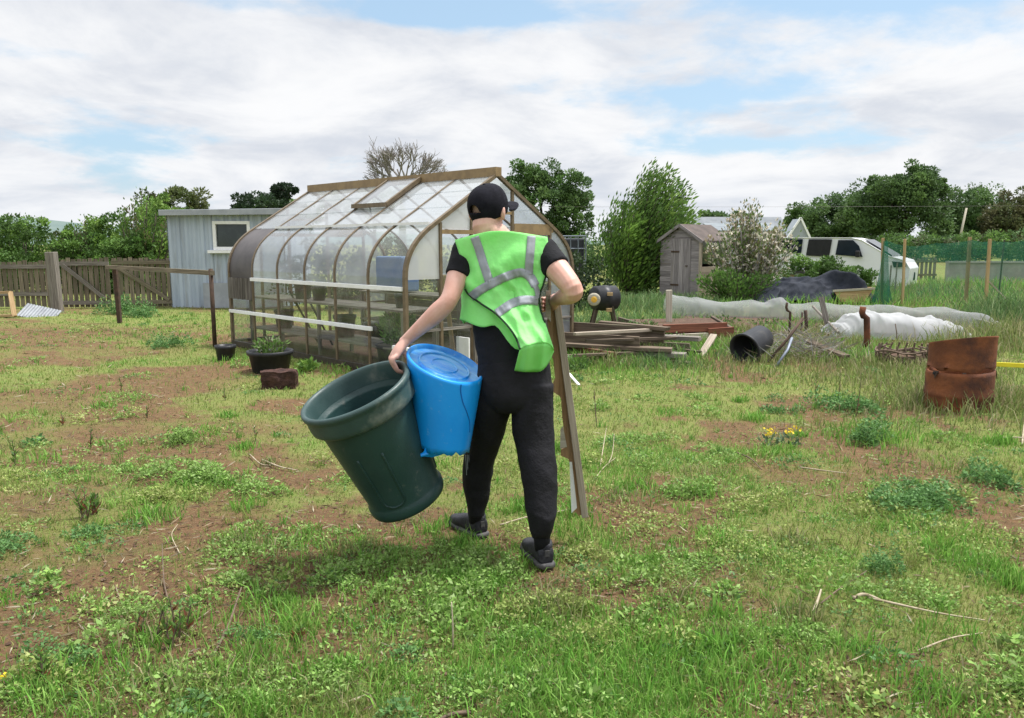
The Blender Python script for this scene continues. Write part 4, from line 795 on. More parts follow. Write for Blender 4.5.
for l, w, z, r, lab, mt in ((2.9, .42, .755, .13, 'dark bucket standing on the bench at the far end of the greenhouse', 'black'), (2.45, .4, .755, .10, 'small dark pot standing on the bench beside the dark bucket', 'black'), (1.5, GW - .45, .755, .11, 'brown clay pot on the far bench inside the greenhouse', 'terra'), (.62, .42, .755, .09, 'small dark pot on the near end of the bench inside the greenhouse', 'black'), (3.5, .44, .3, .14, 'wide dark pot on the low shelf at the far end inside the greenhouse', 'black'), (1.9, .44, .3, .15, 'dark tub on the middle of the low shelf inside the greenhouse', 'black'), (2.5, 1.4, .0, .2, 'big dark bucket on the greenhouse floor between the benches', 'black'), (3.3, GW - .45, .755, .12, 'clay pot at the far end of the right bench inside the greenhouse', 'terra')):
    pot(gh(l, w, z), r * .8, r, r * 1.9, mat_=mt, label=lab)
m_ = MB(); m_.box(gh(1.1, 2.40, 1.02), (.75, .5, .52), rot=Matrix((GL, GWd, V(0, 0, 1))).transposed()); tag(m_.build('added_blue_box', M['bluebox'], None, bevel=.03), 'blue box added on the far bench for blue boards behind the greenhouse', 'crate')  # added box, stands in for blue boards of another shed behind
m_ = MB(); m_.box(gh(3.2, 2.3, 1.05), (.7, .35, .55), rot=Matrix((GL, GWd, V(0, 0, 1))).transposed()); tag(m_.build('added_blue_box', M['bluebox'], None, bevel=.03), 'blue box added behind the curved panes to give them a bluish haze', 'crate')  # added to tint the view through the curved panes blue
m_ = MB(); m_.bar(gh(.5, 1.15, 0), gh(.18, .72, 1.15), .05, .03); tag(m_.build('wooden_batten', M['fresh'], None), 'pale wooden batten leaning inside the greenhouse behind the lower gable glass', 'batten')
m_ = MB(); m_.bar(gh(2.9, .9, 0), gh(2.7, .3, .9), .02, .02); m_.bar(gh(3.3, .9, 0), gh(3.15, .35, .85), .02, .02); tag(m_.build('garden_canes', M['black'], None), 'two dark canes leaning inside the far end of the greenhouse', 'canes')
m_ = MB(); m_.bar(gh(.12, -.10, .37), gh(-.36, .06, .33), .045, .04); tag(m_.build('white_bar', M['white'], None, bevel=.004), 'loose white bar against the lower glass by the hand of the man', 'bar')
# brown crumbling block on the grass
g = onG(280, 387); m_ = MB(); m_.box(g + V(0, 0, .08), (.36, .2, .21), .1); o = m_.build('mud_block', mat('mud_block', (.085, .042, .032), (.05, .026, .022), 16, .95, .9, 30, bdist=.04), None)
bm = o.modifiers.new('s', 'SUBSURF'); bm.levels = bm.render_levels = 4; bm.subdivision_type = 'SIMPLE'
tx = bpy.data.textures.new('lump', 'CLOUDS'); tx.noise_scale = .12; dm = o.modifiers.new('d', 'DISPLACE'); dm.texture = tx; dm.strength = .07; dm.mid_level = .55
tag(o, 'dark brown crumbly block lying on the grass by the black tub', 'block')

# ------------------------------------------------------------------ water tank, compost drum
def tank():
    p = at0(570, 26); z1 = zt(236, 26); root = thing('water_tank', 'dark bulk water tank in a grey metal cage behind the greenhouse', 'tank', p); w, d = 1.0, 1.0
    b = MB(); b.box((p.x, p.y + d / 2, .1 + (z1 - .15) / 2), (w - .08, d - .08, z1 - .2)); b.build('tank', M['tank'], root, bevel=.06); c = MB()
    for i in range(5):
        x = p.x - w / 2 + w * i / 4
        for y in (p.y, p.y + d): c.tube([(x, y, .1), (x, y, z1)], .022, 6)
    for i in range(5):
        z = .14 + (z1 - .14) * i / 4
        for a, b_ in (((-1, 0), (1, 0)), ((1, 0), (1, 1)), ((1, 1), (-1, 1)), ((-1, 1), (-1, 0))): c.tube([(p.x + a[0] * w / 2, p.y + a[1] * d, z), (p.x + b_[0] * w / 2, p.y + b_[1] * d, z)], .022, 6)
    c.build('cage', M['cage'], root); q = MB(); q.box((p.x, p.y + d / 2, .05), (w, d, .1)); q.build('pallet', M['grey'], root)
tank()
def drum():
    Y = 13.2; c = P(604, 298, Y); root = thing('compost_drum', 'black drum lying on its side with an amber end disc, right of the man', 'drum', (c.x, Y, 0)); ax = Vector((.9, .42, 0)).normalized(); Mx = Matrix((Vector((-ax.y, ax.x, 0)), V(0, 0, 1), ax)).transposed()
    m = MB(); m.lathe([(.03, -.2), (.18, -.2), (.205, -.18), (.205, -.07), (.215, -.06), (.215, .06), (.205, .07), (.205, .2), (.185, .22), (.03, .22)], c, Mx, 26); m.build('body', M['black'], root, True)
    d = MB(); cc = P(594, 299.5, Y - .26); Md = Matrix((V(1, 0, 0), V(0, 0, 1), V(0, -1, 0))).transposed(); d.lathe([(.001, .02), (.045, .022), (.075, .018), (.1, .014), (.108, 0), (.1, -.02)], cc, Md, 24); dd = d.build('end_disc', M['wpale'] if 'wpale' in M else M['pale'], root, True); e = MB(); e.lathe([(.001, .028), (.03, .03), (.055, .024), (.056, .012)], cc, Md, 7); e.build('hub', M['orange'], dd)
    k = MB()
    for px, py in ((610, 294), (609, 310)): q = P(px, py, Y - .23); k.box(q, (.09, .05, .055))
    k.build('wooden_peg', M['fresh'], root); s = MB()
    for dx in (-.2, .2):
        for dy in (-.15, .15): s.bar((c.x + dx * 1.2, Y + dy, 0), (c.x + dx * .6, Y + dy * .6, c.z - .12), .05, .05)
    s.build('stand', M['dark'], root)
drum()

# ------------------------------------------------------------------ timber, beds, fleece
def board(name, a, b, w, h, m, label, group=None, tilt=0, cat='board', up=(0, 0, 1)):
    mb = MB(); mb.bar(a, b, w, h, up=up, tint=.15, endcut=.02); return tag(mb.build(name, M[m], None, bevel=.005), label, cat, group)
def gp(px, py, z=0.0): return G(px, py, z)
BD_OLD = [((560, 338), (690, 343), .24, .05, .26, 'grey', 'long grey plank on top of the old timber stack, farthest from the lens'),
      ((556, 343), (640, 349), .20, .05, .20, 'grey', 'grey plank lying on the left half of the timber stack'),
      ((600, 346), (682, 352), .18, .06, .16, 'dark', 'dark rotten plank in the middle of the timber stack'),
      ((562, 352), (664, 356), .16, .05, .10, 'dark', 'split dark plank low in the timber stack'),
      ((618, 353), (690, 361), .14, .05, .08, 'grey', 'short grey plank at the front right of the timber stack'),
      ((556, 347), (612, 360), .12, .07, .08, 'red', 'reddish brown beam at the front left of the timber stack'),
      ((640, 358), (686, 366), .10, .04, .04, 'dark', 'dark rotten slat on the ground in front of the timber stack')]
BD = [((556, 328), (664, 335), .34, .05, .20, 'timber', 'wide grey plank on edge at the back of the old timber stack'),
      ((600, 322.5), (668, 329), .43, .12, .05, 'timber', 'plank lying flat on top of the old timber stack at the back'),
      ((556, 337), (640, 342.5), .27, .06, .15, 'timber', 'dark grey plank on edge in the left half of the timber stack'),
      ((628, 335), (700, 339), .22, .16, .06, 'grey', 'pale grey plank lying flat at the right end of the timber stack'),
      ((612, 343), (690, 347), .14, .05, .10, 'dark', 'dark plank filling the shaded gap in the middle of the timber stack'),  # dark wood stands in for the shade of a gap
      ((558, 344), (672, 350), .19, .20, .05, 'timber', 'long weathered plank lying flat across the middle of the timber stack'),
      ((590, 350), (686, 355.5), .12, .18, .06, 'grey', 'long plank lying flat low at the front of the timber stack'),
      ((556, 347), (613, 358), .10, .09, .15, 'red', 'reddish brown beam at the front left of the timber stack'),
      ((596, 356), (664, 361), .04, .10, .06, 'dark', 'dark slat on the ground at the front of the timber stack'),
      ((640, 357), (690, 364), .035, .12, .05, 'timber', 'short rotten plank on the ground at the front right of the timber stack'),
      ((575, 334), (650, 330), .40, .07, .04, 'batten', 'pale thin slat lying crosswise over the top of the timber stack'),
      ((585, 341), (676, 338), .30, .06, .04, 'dark', 'dark thin slat lying crosswise in the middle of the timber stack'),
      ((566, 356), (650, 352), .14, .06, .035, 'timber', 'thin slat lying crosswise low over the reddish beam'),
      ((655, 346), (700, 352), .10, .07, .03, 'dark', 'short dark slat sticking out at the right of the timber stack')]
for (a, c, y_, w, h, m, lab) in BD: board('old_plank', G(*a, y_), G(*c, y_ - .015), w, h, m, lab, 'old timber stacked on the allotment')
A, B = gp(600, 352), gp(660, 352)
for i, x in enumerate((572, 612, 655)):
    g = gp(x, 357); board('timber_bearer', g + V(0, -.2, .06), g + V(.05, .9, .08), .10, .12, 'dark', ['left bearer beam under the timber stack', 'middle bearer beam under the timber stack', 'right bearer beam under the timber stack'][i], 'bearers under the timber stack', cat='beam')
def raised_bed():
    a, b = gp(664, 343), gp(734, 341); root = thing('raised_bed', 'low raised bed edged with reddish boards behind the timber stack', 'raised bed', a); m = MB(); m.bar(a + V(0, .1, .21), b + V(-.1, .1, .22), .05, .13, up=(0, 1, 0) if 0 else (0, 0, 1), tint=.1); m.build('upper_board', M['red'], root); m = MB(); m.bar(a + V(0, 0, .08), b + V(-.35, 0, .09), .05, .09); m.build('lower_board', M['pale'], root); m = MB(); m.bar(b + V(-.42, -.03, .13), b + V(0, .05, .15), .05, .14); m.build('end_board', M['red'], root)
    
    for q_, e in ((a, -.4), (b, .2)): m = MB(); m.bar(q_ + V(0, .1, .1), q_ + V(e, 2.2, .1), .05, .2); m.build('side_board', M['dark'], root)
    s = MB(); s.prism([a + V(.03, .13, .0), b + V(-.03, .13, .0), b + V(.15, 2.1, 0), a + V(-.3, 2.1, 0)], (0, 0, .17)); s.build('soil', M['soil'], root)
raised_bed()
A, B = G(700, 357), G(713, 352); B.z = .24; board('leaning_board', A, B, .10, .03, 'batten', 'short bleached board propped at the right front corner of the reddish raised bed')
Yp = 13.6; p = at0(670, Yp); m_ = MB(); m_.bar(p - V(.0, 0, .1), Vector((P(669, 290, Yp).x, Yp, zt(290, Yp))), .10, .07, up=(0, 1, 0)); tag(m_.build('wooden_post', M['pale'], None, bevel=.006), 'pale square wooden post at the left end of the grey mesh cloche', 'post')
def cloche(name, label, line, width, matk, seed, sag=.12, nseg=190, nv=20, cat='cloche', nz_=.035):
    """A mesh sheet draped over a row: line = [(px, ground py, top py)]."""
    root = thing(name, label, cat, G(*line[0][:2])); rows = []
    L = [(G(a, b), b, c) for a, b, c in line]
    for i in range(nseg + 1):
        s = i / nseg * (len(L) - 1); k = min(int(s), len(L) - 2); f = s - k; f2 = f * f * (3 - 2 * f); a, b = L[k], L[k + 1]; base = a[0].lerp(b[0], f); h = zt(a[2], a[0].y + width * .4) * (1 - f2) + zt(b[2], b[0].y + width * .4) * f2; h += .006 * math.sin(i * .7 + seed)
        row = []
        for j in range(nv + 1):
            t = j / nv; an = math.pi * t; y = width * (.5 - .5 * math.cos(an)); hh = h * (1 - .13 * abs(math.sin(i * .11 + seed)) - .05 * math.sin(i * .043 + seed * 2)); z = hh * (1 - abs(2 * t - 1) ** (3.4 if t < .5 else 2.2)) + (max(0, mnoise.noise(Vector((base.x * 1.6, seed, 1)))) * .12 + .01 if t < .03 else .01); dr = mnoise.noise(Vector((base.x * 8, seed, z * 2))) * .03 * (1 - t); n = (abs(mnoise.noise(Vector((base.x * 1.1 + y * 3.2, y * 3.0, seed)))) - .25) * nz_ * 2.2 + (abs(mnoise.noise(Vector((base.x * 9 - y * 3, y * 4, seed + 5)))) - .2) * nz_ * .25 + mnoise.noise(Vector((base.x * 2.2, y * 5, seed + 9))) * nz_ * .8; row.append(base + V(n * .6 + dr * .4, y + n * 1.2 + dr, max(.012, z + n * .9)))
        rows.append(row)
    m = MB(); m.grid(rows); m.build('mesh_sheet', M[matk], root, True); return root
cl = cloche('mesh_cloche', 'long row of grey crop mesh draped low across the vegetable bed', [(672, 318, 293), (700, 319, 299), (735, 320, 301.5), (770, 321, 303), (783, 322, 298), (800, 322, 303), (830, 324, 303), (870, 325, 305), (905, 327, 304), (940, 329, 307), (985, 331, 311), (1003, 332, 322)], .95, 'fleece', 1.3)
cloche('fleece_cloche', 'shorter white fleece cover over a low bed behind the rusty oil drum', [(836, 339, 333), (850, 340, 322), (868, 341, 312), (900, 342, 313), (940, 343, 315), (962, 343.5, 321), (986, 344, 337)], .9, 'fleecew', 4.1, nz_=.04)
def bedsoil(name, label, pts, h=.08):
    m = MB(); m.prism([gp(a, b) + V(0, 0, -.02) for a, b in pts], (0, 0, h + .02)); o = m.build(name, M['soil'], None); tag(o, label, 'soil bed'); o['kind'] = 'structure'
bedsoil('soil_bed', 'bare soil bed between the grey mesh cloche and the old timber', [(676, 332), (800, 338), (860, 336), (990, 340), (990, 329), (840, 321), (680, 317)], .05)
# bean netting frame, rods, posts, pots
def bucket():
    c = G(752, 361); c.z = .23; ax = Vector((-.66, -.60, -.26)).normalized(); u = ax.cross(V(0, 0, 1)).normalized(); Mx = Matrix((u, ax.cross(u), ax)).transposed()
    root = thing('plant_tub', 'black tub tipped on its side in the weeds beside the terracotta pot', 'tub', c); m = MB(); m.lathe([(.001, -.24), (.155, -.24), (.17, -.23), (.195, .18), (.212, .18), (.216, .21), (.19, .21), (.175, .16), (.15, -.20), (.001, -.205)], c, Mx, 28); m.build('body', M['black'], root, True)
bucket()
c = G(735, 352); c.z = .13; ax = Vector((.85, -.4, .3)).normalized(); u = ax.cross(V(0, 0, 1)).normalized(); pot(c, .08, .11, .2, 'flower_pot', 'terra', 'terracotta pot lying half hidden behind the tipped black tub', M3=Matrix((u, ax.cross(u), ax)).transposed(), soil=False)
def rod(name, a, ztop, r, mt, label, px2=None, crook=False, cat='rod'):
    g = G(*a); t = Vector((P(px2 or a[0], 300, g.y).x, g.y, ztop)); m = MB(); pts = [g - V(0, 0, .08), g.lerp(t, .5) + V(.01, 0, 0), t]
    if crook: pts += [t + V(-.05, 0, .03), t + V(-.07, 0, .08), t + V(-.06, 0, .16)]
    m.tube(pts, r, 8); return tag(m.build(name, M[mt], None, True), label, cat)
rod('iron_rod', (788, 338), .42, .022, 'rustdk', 'short rusty rod with a bent tip left of the leaning grey board', 791, True)
rod('iron_rod', (806, 336), .43, .030, 'rustdk', 'short thick rusty stake close to the leaning grey board', 806)
rod('iron_rod', (800, 338), .42, .016, 'rustdk', 'thin rusty rod slanting right beside the short thick stake', 803)
rod('iron_post', (866, 354), .50, .045, 'rust', 'rusty tube post with a crooked top in front of the white fleece', 868, True, 'post')
rod('iron_rod', (897, 343), .30, .008, 'twig', 'thin wire hoop upright in front of the white fleece', 897)
A = G(829, 334); m_ = MB(); m_.bar(A + V(.02, 0, -.03), Vector((P(821, 297, A.y + .15).x, A.y + .15, zt(297, A.y + .15))), .085, .03, up=(0, 1, 0)); tag(m_.build('leaning_board', M['grey'], None), 'narrow grey board leaning upright among the rusty rods', 'board')
A, B = G(808, 356), G(846, 366); A.z, B.z = .20, .12; board('old_plank', A, B, .12, .035, 'timber', 'tilted brown plank resting on the dead stalks right of the tipped tub')
A, B = G(812, 324), G(838, 340); A.z, B.z = .34, .12; m_ = MB(); m_.tube([A, B], .022, 8); tag(m_.build('plastic_pipe', M['grey'], None), 'thin pale pipe sloping beside the leaning grey board', 'pipe')
for i, (a, b, lab) in enumerate((((766, 364), (803, 318), 'bent metal tube rising to the right across the dead stalks'), ((775, 368), (792, 338), 'pale blue grey tube leaning in the dead stalks nearest the tipped tub'), ((770, 352), (782, 366), 'short pale tube lying in the weeds by the tipped tub'))):
    A, B = G(*a), G(a[0], a[1]); B = P(b[0], b[1], A.y + .3); m_ = MB(); m_.tube([A, A.lerp(B, .5) + V(.05, 0, .04), B], .018, 6); tag(m_.build('metal_tube', M['cage'] if i else M['rustdk'], None, True), lab, 'tube')
def tyre():
    c = G(905, 364); c.z = .12; root = thing('old_basket', 'collapsed brown basket of woven stalks in the grass left of the rusty drum', 'basket', c); m = MB()
    for k in range(26):
        a0 = random.uniform(0, 6.28); z = random.uniform(-.10, .10); r = .24 + .04 * math.cos(z * 12) + random.uniform(-.03, .03); pts = [c + V(1.25 * r * math.cos(a0 + q * .35), r * math.sin(a0 + q * .35), z + .02 * math.sin(q * 1.7 + k)) for q in range(9)]; m.tube(pts, .011, 5)
    for k in range(22): a0 = k / 22 * 6.28; m.tube([c + V(1.25 * .25 * math.cos(a0), .25 * math.sin(a0), -.13), c + V(1.25 * .29 * math.cos(a0 + .1), .29 * math.sin(a0 + .1), 0), c + V(1.25 * .26 * math.cos(a0), .26 * math.sin(a0), .13)], .012, 5)
    m.build('weave', M['twig'], root); s = MB(); s.lathe([(.001, .03), (.22, .0), (.27, -.11)], c, None, 16); s.build('filling', M['soil'], root)
tyre()
for i, (px, py, r, lab) in enumerate(((833, 333, .10, 'largest pale stone beside the leaning grey board'), (822, 330, .07, 'small grey stone behind the leaning grey board'), (842, 336, .06, 'small pale stone at the left tip of the white fleece'))):
    g = G(px, py); m_ = MB(); m_.ball(g + V(0, 0, r * .4), (r * 1.2, r, r * .75), n=14, m=9); o = m_.build('stone', M['stone'], None, True); tag(o, lab, 'stone'); dm = o.modifiers.new('d', 'DISPLACE'); dm.texture = tx; dm.strength = .05

def tarp_heap():
    root = thing('tarpaulin_heap', 'heap covered with a crumpled dark tarpaulin in front of the hedge', 'heap', G(815, 306)); rows = []; nx, ny = 150, 60
    out = [(752, 300), (765, 289), (778, 282), (792, 279), (812, 278), (834, 276), (842, 275), (852, 282), (862, 292), (872, 302)]
    Y0 = G(800, 305).y
    for j in range(ny + 1):
        t = j / ny; row = []
        for i in range(nx + 1):
            s = i / nx * (len(out) - 1); k = min(int(s), len(out) - 2); f = s - k; px = out[k][0] * (1 - f) + out[k + 1][0] * f; py = out[k][1] * (1 - f) + out[k + 1][1] * f
            y = Y0 + 2.0 * t; h = max(0, zt(py, Y0 + .9)); z = h * math.sin(math.pi * (t * .93 + .03)) ** .6; x = P(px, 300, Y0 + .9).x + .12 * (t - .5)
            n = mnoise.noise(Vector((x * 1.3 + y * .6, y * 1.3, 3))) * .28 + (.3 - abs(mnoise.noise(Vector((x * 1.5 + mnoise.noise(Vector((x, y, 2))), y * 1.1, 8)))) * 1.1) * .26 + (.2 - abs(mnoise.noise(Vector((x * 3 + y * 3, y * 4 - x * 2, 18))))) * .10
            row.append(V(x + n * .3, y - n * .8, max(.01, z + n * (.3 + z))))
        rows.append(row)
    m = MB(); m.grid(rows); m.build('tarpaulin', M['tarp'], root, True)
tarp_heap()
def barrow():
    Y = G(848, 305).y + .0; root = thing('wheelbarrow', 'old pale wooden barrow tray tipped against the dark tarpaulin', 'wheelbarrow', (P(852, 300, Y).x, Y, 0)); m = MB()
    def q(px, py, dy): return P(px, py, Y + dy)
    a = [q(834, 291, 0), q(873, 288.5, 0), q(864, 302.5, -.05), q(841, 301.5, -.05)]; b = [q(836, 289, .7), q(871, 287, .7), q(862, 300, .6), q(842, 300, .6)]
    m.add(a + b, [(3, 2, 1, 0), (4, 5, 6, 7), (0, 4, 7, 3), (1, 2, 6, 5), (2, 3, 7, 6)]); m.build('tray', M['fresh'], root, thick=.02); m = MB(); m.bar(q(833, 291, -.02), q(875, 288.5, -.02), .03, .05); m.build('rim', M['pale'], root); m = MB(); m.bar(q(846, 302, .1), q(842, 306.5, .1), .04, .04); m.bar(q(860, 302, .1), q(864, 306.5, .1), .04, .04); m.build('leg', M['dark'], root)
barrow()
Y = G(800, 300).y + 1.2
for i, (a, b, mt, lab) in enumerate((((784, 275), (806, 278), 'fresh', 'pale wooden lath on top of the tarpaulin heap, left one'), ((802, 279), (832, 275), 'brown', 'brown board on top of the tarpaulin heap, right one'), ((806, 276), (820, 277.5), 'red', 'short reddish board between the laths on the tarpaulin heap'))):
    board('scrap_board', P(*a, Y), P(*b, Y), .12, .07, mt, lab)

# ------------------------------------------------------------------ rusty drum and tape
def oildrum():
    c = G(957, 408); c.z = 0; r = .285; root = thing('oil_drum', 'rusty cut down oil drum with a torn upper rim sheet standing in long grass', 'drum', c); n = 56
    def ring(rr, z, tz=0.0, tx_=0.0, sq=0.0, dent=0.0, ty=0.0):
        out = []
        for k in range(n):
            a = 2 * math.pi * k / n; d = 1 - dent * max(0, math.cos(a + 1.1)) ** 6; out.append(c + V(rr * d * math.cos(a) + tx_, rr * d * math.sin(a) * (1 - sq), z + tz * math.cos(a) - ty * math.sin(a)))
        return out
    lo = MB(); lo.rings([ring(r, -.05), ring(r, .08), ring(r * 1.0, .13), ring(r * 1.028, .145), ring(r * 1.0, .16), ring(r, .24), ring(r * 1.0, .33, .01), ring(r * .985, .368, .012), ring(r * .93, .365, .012), ring(r * .95, .2)], (False, False)); lo.build('lower_shell', M['rust'], root, True)
    up = MB(); rs = []
    zt_ = [(.378, .985), (.395, 1.015), (.41, 1.012), (.46, 1.005), (.55, 1.0), (.632, 1.0), (.645, 1.012)]
    for i, (z, k) in enumerate(zt_):
        rg_ = ring(r * k, z, .022 * (z / .66), .004, .12, 0, .055 * max(0, (z - .38) / .26))
        if i < 2: rg_ = [p + V(0, 0, (.035 * mnoise.noise(p * 9) - .02 * (i == 0) * math.sin(j * .8)) ) for j, p in enumerate(rg_)]
        rs.append(rg_)
    rs += [ring(r * .985, .643, .022, .004, .12, 0, .055), ring(r * .97, .5, .01, .004, .12, 0, .02), ring(r * .96, .41, .0, .004, .12)]; up.rings(rs, (False, False)); up.build('upper_shell', M['rust'], root, True)
    for a0, w_, d_ in ((-2.75, .11, .07), (-1.25, .12, .06), (-.3, .10, .08), (-1.9, .06, .03)):
        pts = []; fl = MB()
        for s in (-1, 1): a = a0 + s * w_; pts.append(c + V(r * 1.05 * math.cos(a), r * .86 * math.sin(a), .37))
        t = c + V(r * 1.1 * math.cos(a0), r * .95 * math.sin(a0), .37 - d_); fl.add(pts + [t], [(0, 1, 2)]); fl.build('torn_flap', M['rustdk'], root, thick=.006)
    hl = MB()
    for a0 in (-2.85, -1.3): q = c + V(r * 1.03 * math.cos(a0), r * .86 * math.sin(a0) - .02, .345); hl.box(q, (.035, .02, .022))
    hl.build('hole', M['vandk'], root)  # black boxes give the holes their shaded inside
    inn = MB(); inn.lathe([(.001, .22), (r * .92, .24)], c, None, 30); inn.build('ash', M['soil'], root)
oildrum()
A, B = P(990, 364, 7.6), P(1060, 365.5, 7.9); m_ = MB(); m_.bar(A, A.lerp(B, .5) - V(0, 0, .01), .012, .045, tint=0); m_.bar(A.lerp(B, .5) - V(0, 0, .01), B, .012, .045, tint=0); tag(m_.build('yellow_hose', M['yellow'], None, bevel=.004), 'bright yellow strap running right from behind the rusty drum', 'strap')
A = G(579, 386); m_ = MB(); m_.bar(A + V(0, 0, .01), A + V(-.13, .2, .14), .03, .012); tag(m_.build('white_strip', M['white'], None), 'short white plastic strip lying in the grass right of the carried plank', 'strip')

# ------------------------------------------------------------------ the man
def remesh(mb, name, mt, parent, vox=.006, smooth=6):
    me = bpy.data.meshes.new('tmp'); me.from_pydata([tuple(v) for v in mb.v], [], mb.f); me.update(); t = bpy.data.objects.new('tmp', me); COL.objects.link(t)
    r = t.modifiers.new('r', 'REMESH'); r.mode = 'VOXEL'; r.voxel_size = vox; s = t.modifiers.new('s', 'SMOOTH'); s.iterations = smooth; s.factor = .5
    bpy.context.view_layer.update(); ev = t.evaluated_get(bpy.context.evaluated_depsgraph_get()); out = bpy.data.meshes.new_from_object(ev); bpy.data.objects.remove(t); bpy.data.meshes.remove(me)
    out.name = name; out.materials.clear(); out.materials.append(mt); out.polygons.foreach_set('use_smooth', [True] * len(out.polygons)); o = bpy.data.objects.new(name, out); COL.objects.link(o)
    if parent: adopt(o, parent)
    return o
def wrinkle(o, amp, sc, seed):
    """Cloth folds: push the surface in and out along its normals by ridged noise."""
    me = o.data; nn = [v.normal.copy() for v in me.vertices]
    for v, n in zip(me.vertices, nn):
        q = Vector((v.co.x * sc[0] + v.co.z * 3, v.co.y * sc[1], v.co.z * sc[2] + seed)); v.co += n * amp * (.35 - abs(mnoise.noise(q)) * 1.3 + .5 * mnoise.noise(q * .5))
    me.update()
def catm(pts, n=6):
    pts = [Vector(p) for p in pts]; q = [pts[0] * 2 - pts[1]] + pts + [pts[-1] * 2 - pts[-2]]; out = []
    for i in range(1, len(q) - 2):
        for k in range(n):
            t = k / n; a, b, c, d = q[i - 1:i + 3]; out.append(.5 * ((2 * b) + (c - a) * t + (2 * a - 5 * b + 4 * c - d) * t * t + (3 * b - a - 3 * c + d) * t ** 3))
    return out + [pts[-1]]
def smooth_tube(mb, pts, rad, n=16, k=5, **kw):
    P_ = catm(pts, k); rr = [r if isinstance(r, tuple) else (r, r) for r in rad]; R_ = [tuple(v) for v in catm([(a, b, 0) for a, b in rr], k)]; mb.tube(P_, [(max(a, .002), max(b, .002)) for a, b, _ in R_], n, **kw)
man = G(520, 556); man.z = 0
person = thing('person', 'man seen from behind in black, with cap and green vest, carrying bins and a plank', 'person', man)
HC = P(488, 211.5, 3.74)   # head centre
az = R(20); Fh = Vector((math.sin(az), math.cos(az), -.10)).normalized(); Rh = Fh.cross(V(0, 0, 1)).normalized(); Uh = Rh.cross(Fh); HM = Matrix((Rh, Fh, Uh)).transposed()
def facing(a): f = Vector((math.sin(R(a)), math.cos(R(a)), -.10)).normalized(); r = f.cross(V(0, 0, 1)).normalized(); return Matrix((r, f, r.cross(f))).transposed(), r
def hd(x, y, z): return HC + HM @ Vector((x, y, z))
NB = P(500, 241, 3.74)
SHL, ELL, WRL = P(466, 250, 3.72), P(448, 303, 3.58), P(407, 339, 3.48)
SHR, ELR, WRR = P(543, 251, 3.72), P(575, 292, 3.55), P(556, 300, 3.77)
def axis_of(dx, dy, dz):   # screen right, screen up, towards the lens
    return (RIGHT * dx + UP * dy - FWD * dz).normalized()
def basis(ax, hint=V(1, 0, 0)):
    u = (hint - ax * hint.dot(ax)).normalized(); return Matrix((u, ax.cross(u), ax)).transposed()
BT = P(354.0, 388.5, 3.50); ba = axis_of(-.345, .86, .37); Mb = basis(ba) * 1.04; BL = .63; b0 = BT - ba * BL
def project(p):
    d = p - V(0, 0, CAMH); return 512 + FPX * d.x / d.dot(FWD), 359 - FPX * d.dot(UP) / d.dot(FWD)
def rimpt(a, r=.246, z=.604): return b0 + Mb @ Vector((r * math.cos(a), r * math.sin(a), z))
RA = min((2 * math.pi * k / 720 for k in range(720)), key=lambda a: (project(rimpt(a))[0] - 399) ** 2 + (project(rimpt(a))[1] - 364.5) ** 2)
RP = rimpt(RA); RI = (b0 + ba * .604 * 1.04 - RP).normalized(); RT = ba.cross(RI).normalized()
WRL = P(406.5, 340, RP.y + .005)
body = MB()
body.ball(hd(0, .005, .02), (.076, .097, .092), HM, 20, 14)            # skull
body.ball(hd(0, .02, -.045), (.062, .078, .075), HM, 16, 12)           # face and jaw
body.ball(hd(0, .06, -.085), (.036, .032, .026), HM, 12, 8)             # chin
body.tube([hd(0, .083, .005), hd(0, .102, -.028), hd(0, .088, -.042)], [.010, .017, .012], 10)   # nose
body.ball(hd(0, .085, .018), (.05, .014, .010), HM); body.ball(hd(0, .088, -.066), (.022, .008, .008), HM)
for s in (-1, 1):
    body.ball(hd(s * .079, -.008, -.012), (.010, .021, .032), HM, 12, 10); body.ball(hd(s * .086, -.016, -.006), (.006, .012, .026), HM, 10, 8)
smooth_tube(body, [hd(0, -.012, -.03), hd(0, -.028, -.085), NB.lerp(hd(0, 0, 0), .12), NB - V(0, 0, .06)], [(.060, .066), (.058, .062), (.062, .062), (.09, .07)], 18)
smooth_tube(body, [NB - V(0, 0, .01), P(503, 258, 3.75), P(504, 300, 3.74), P(510, 345, 3.70), P(514, 385, 3.68)], [(.06, .055), (.12, .075), (.15, .10), (.14, .10), (.15, .105)], 20)
def arm(sh, el, wr, r):
    d1, d2 = el - sh, wr - el
    smooth_tube(body, [sh - d1 * .05, sh + d1 * .45, el - d1 * .07, el + d2 * .25, el + d2 * .62, wr, wr + d2 * .08], r, 16)
arm(SHL, ELL, WRL, [.052, .050, .042, .045, .036, (.027, .023), (.027, .022)]); arm(SHR, ELR, WRR, [.058, .058, .047, .047, .038, .028, .027])
# left hand: palm hangs below the wrist, fingers curl over the bin rim
def finger(mb, pts, r): smooth_tube(mb, pts, r, 8, 4); mb.ball(pts[-1], r[-1] * 1.02, n=8, m=6)
KN = RP + ba * .034 + RI * .018; pd = (KN - WRL).normalized()
smooth_tube(body, [WRL - pd * .01, WRL.lerp(KN, .5) + RI * .006, KN], [(.027, .022), (.040, .021), (.044, .016)], 14, ref=RT)
for o_, ln in ((-.031, .84), (-.0105, 1.0), (.0105, 1.04), (.031, .92)):
    st = o_ / .031; k = KN + RT * o_ + RI * (.006 * st) + ba * (.004 * st); q = RP + RT * o_ * .98 + RI * (.008 * st) + ba * (.009 * st)
    finger(body, [k - pd * .012, k + RI * .017 * ln - ba * .004, q + RI * .036 * ln - ba * .008, q + RI * .030 - ba * .036 * ln, q + RI * .012 - ba * .056 * ln], [.0108, .0112, .0105, .0098, .0082])
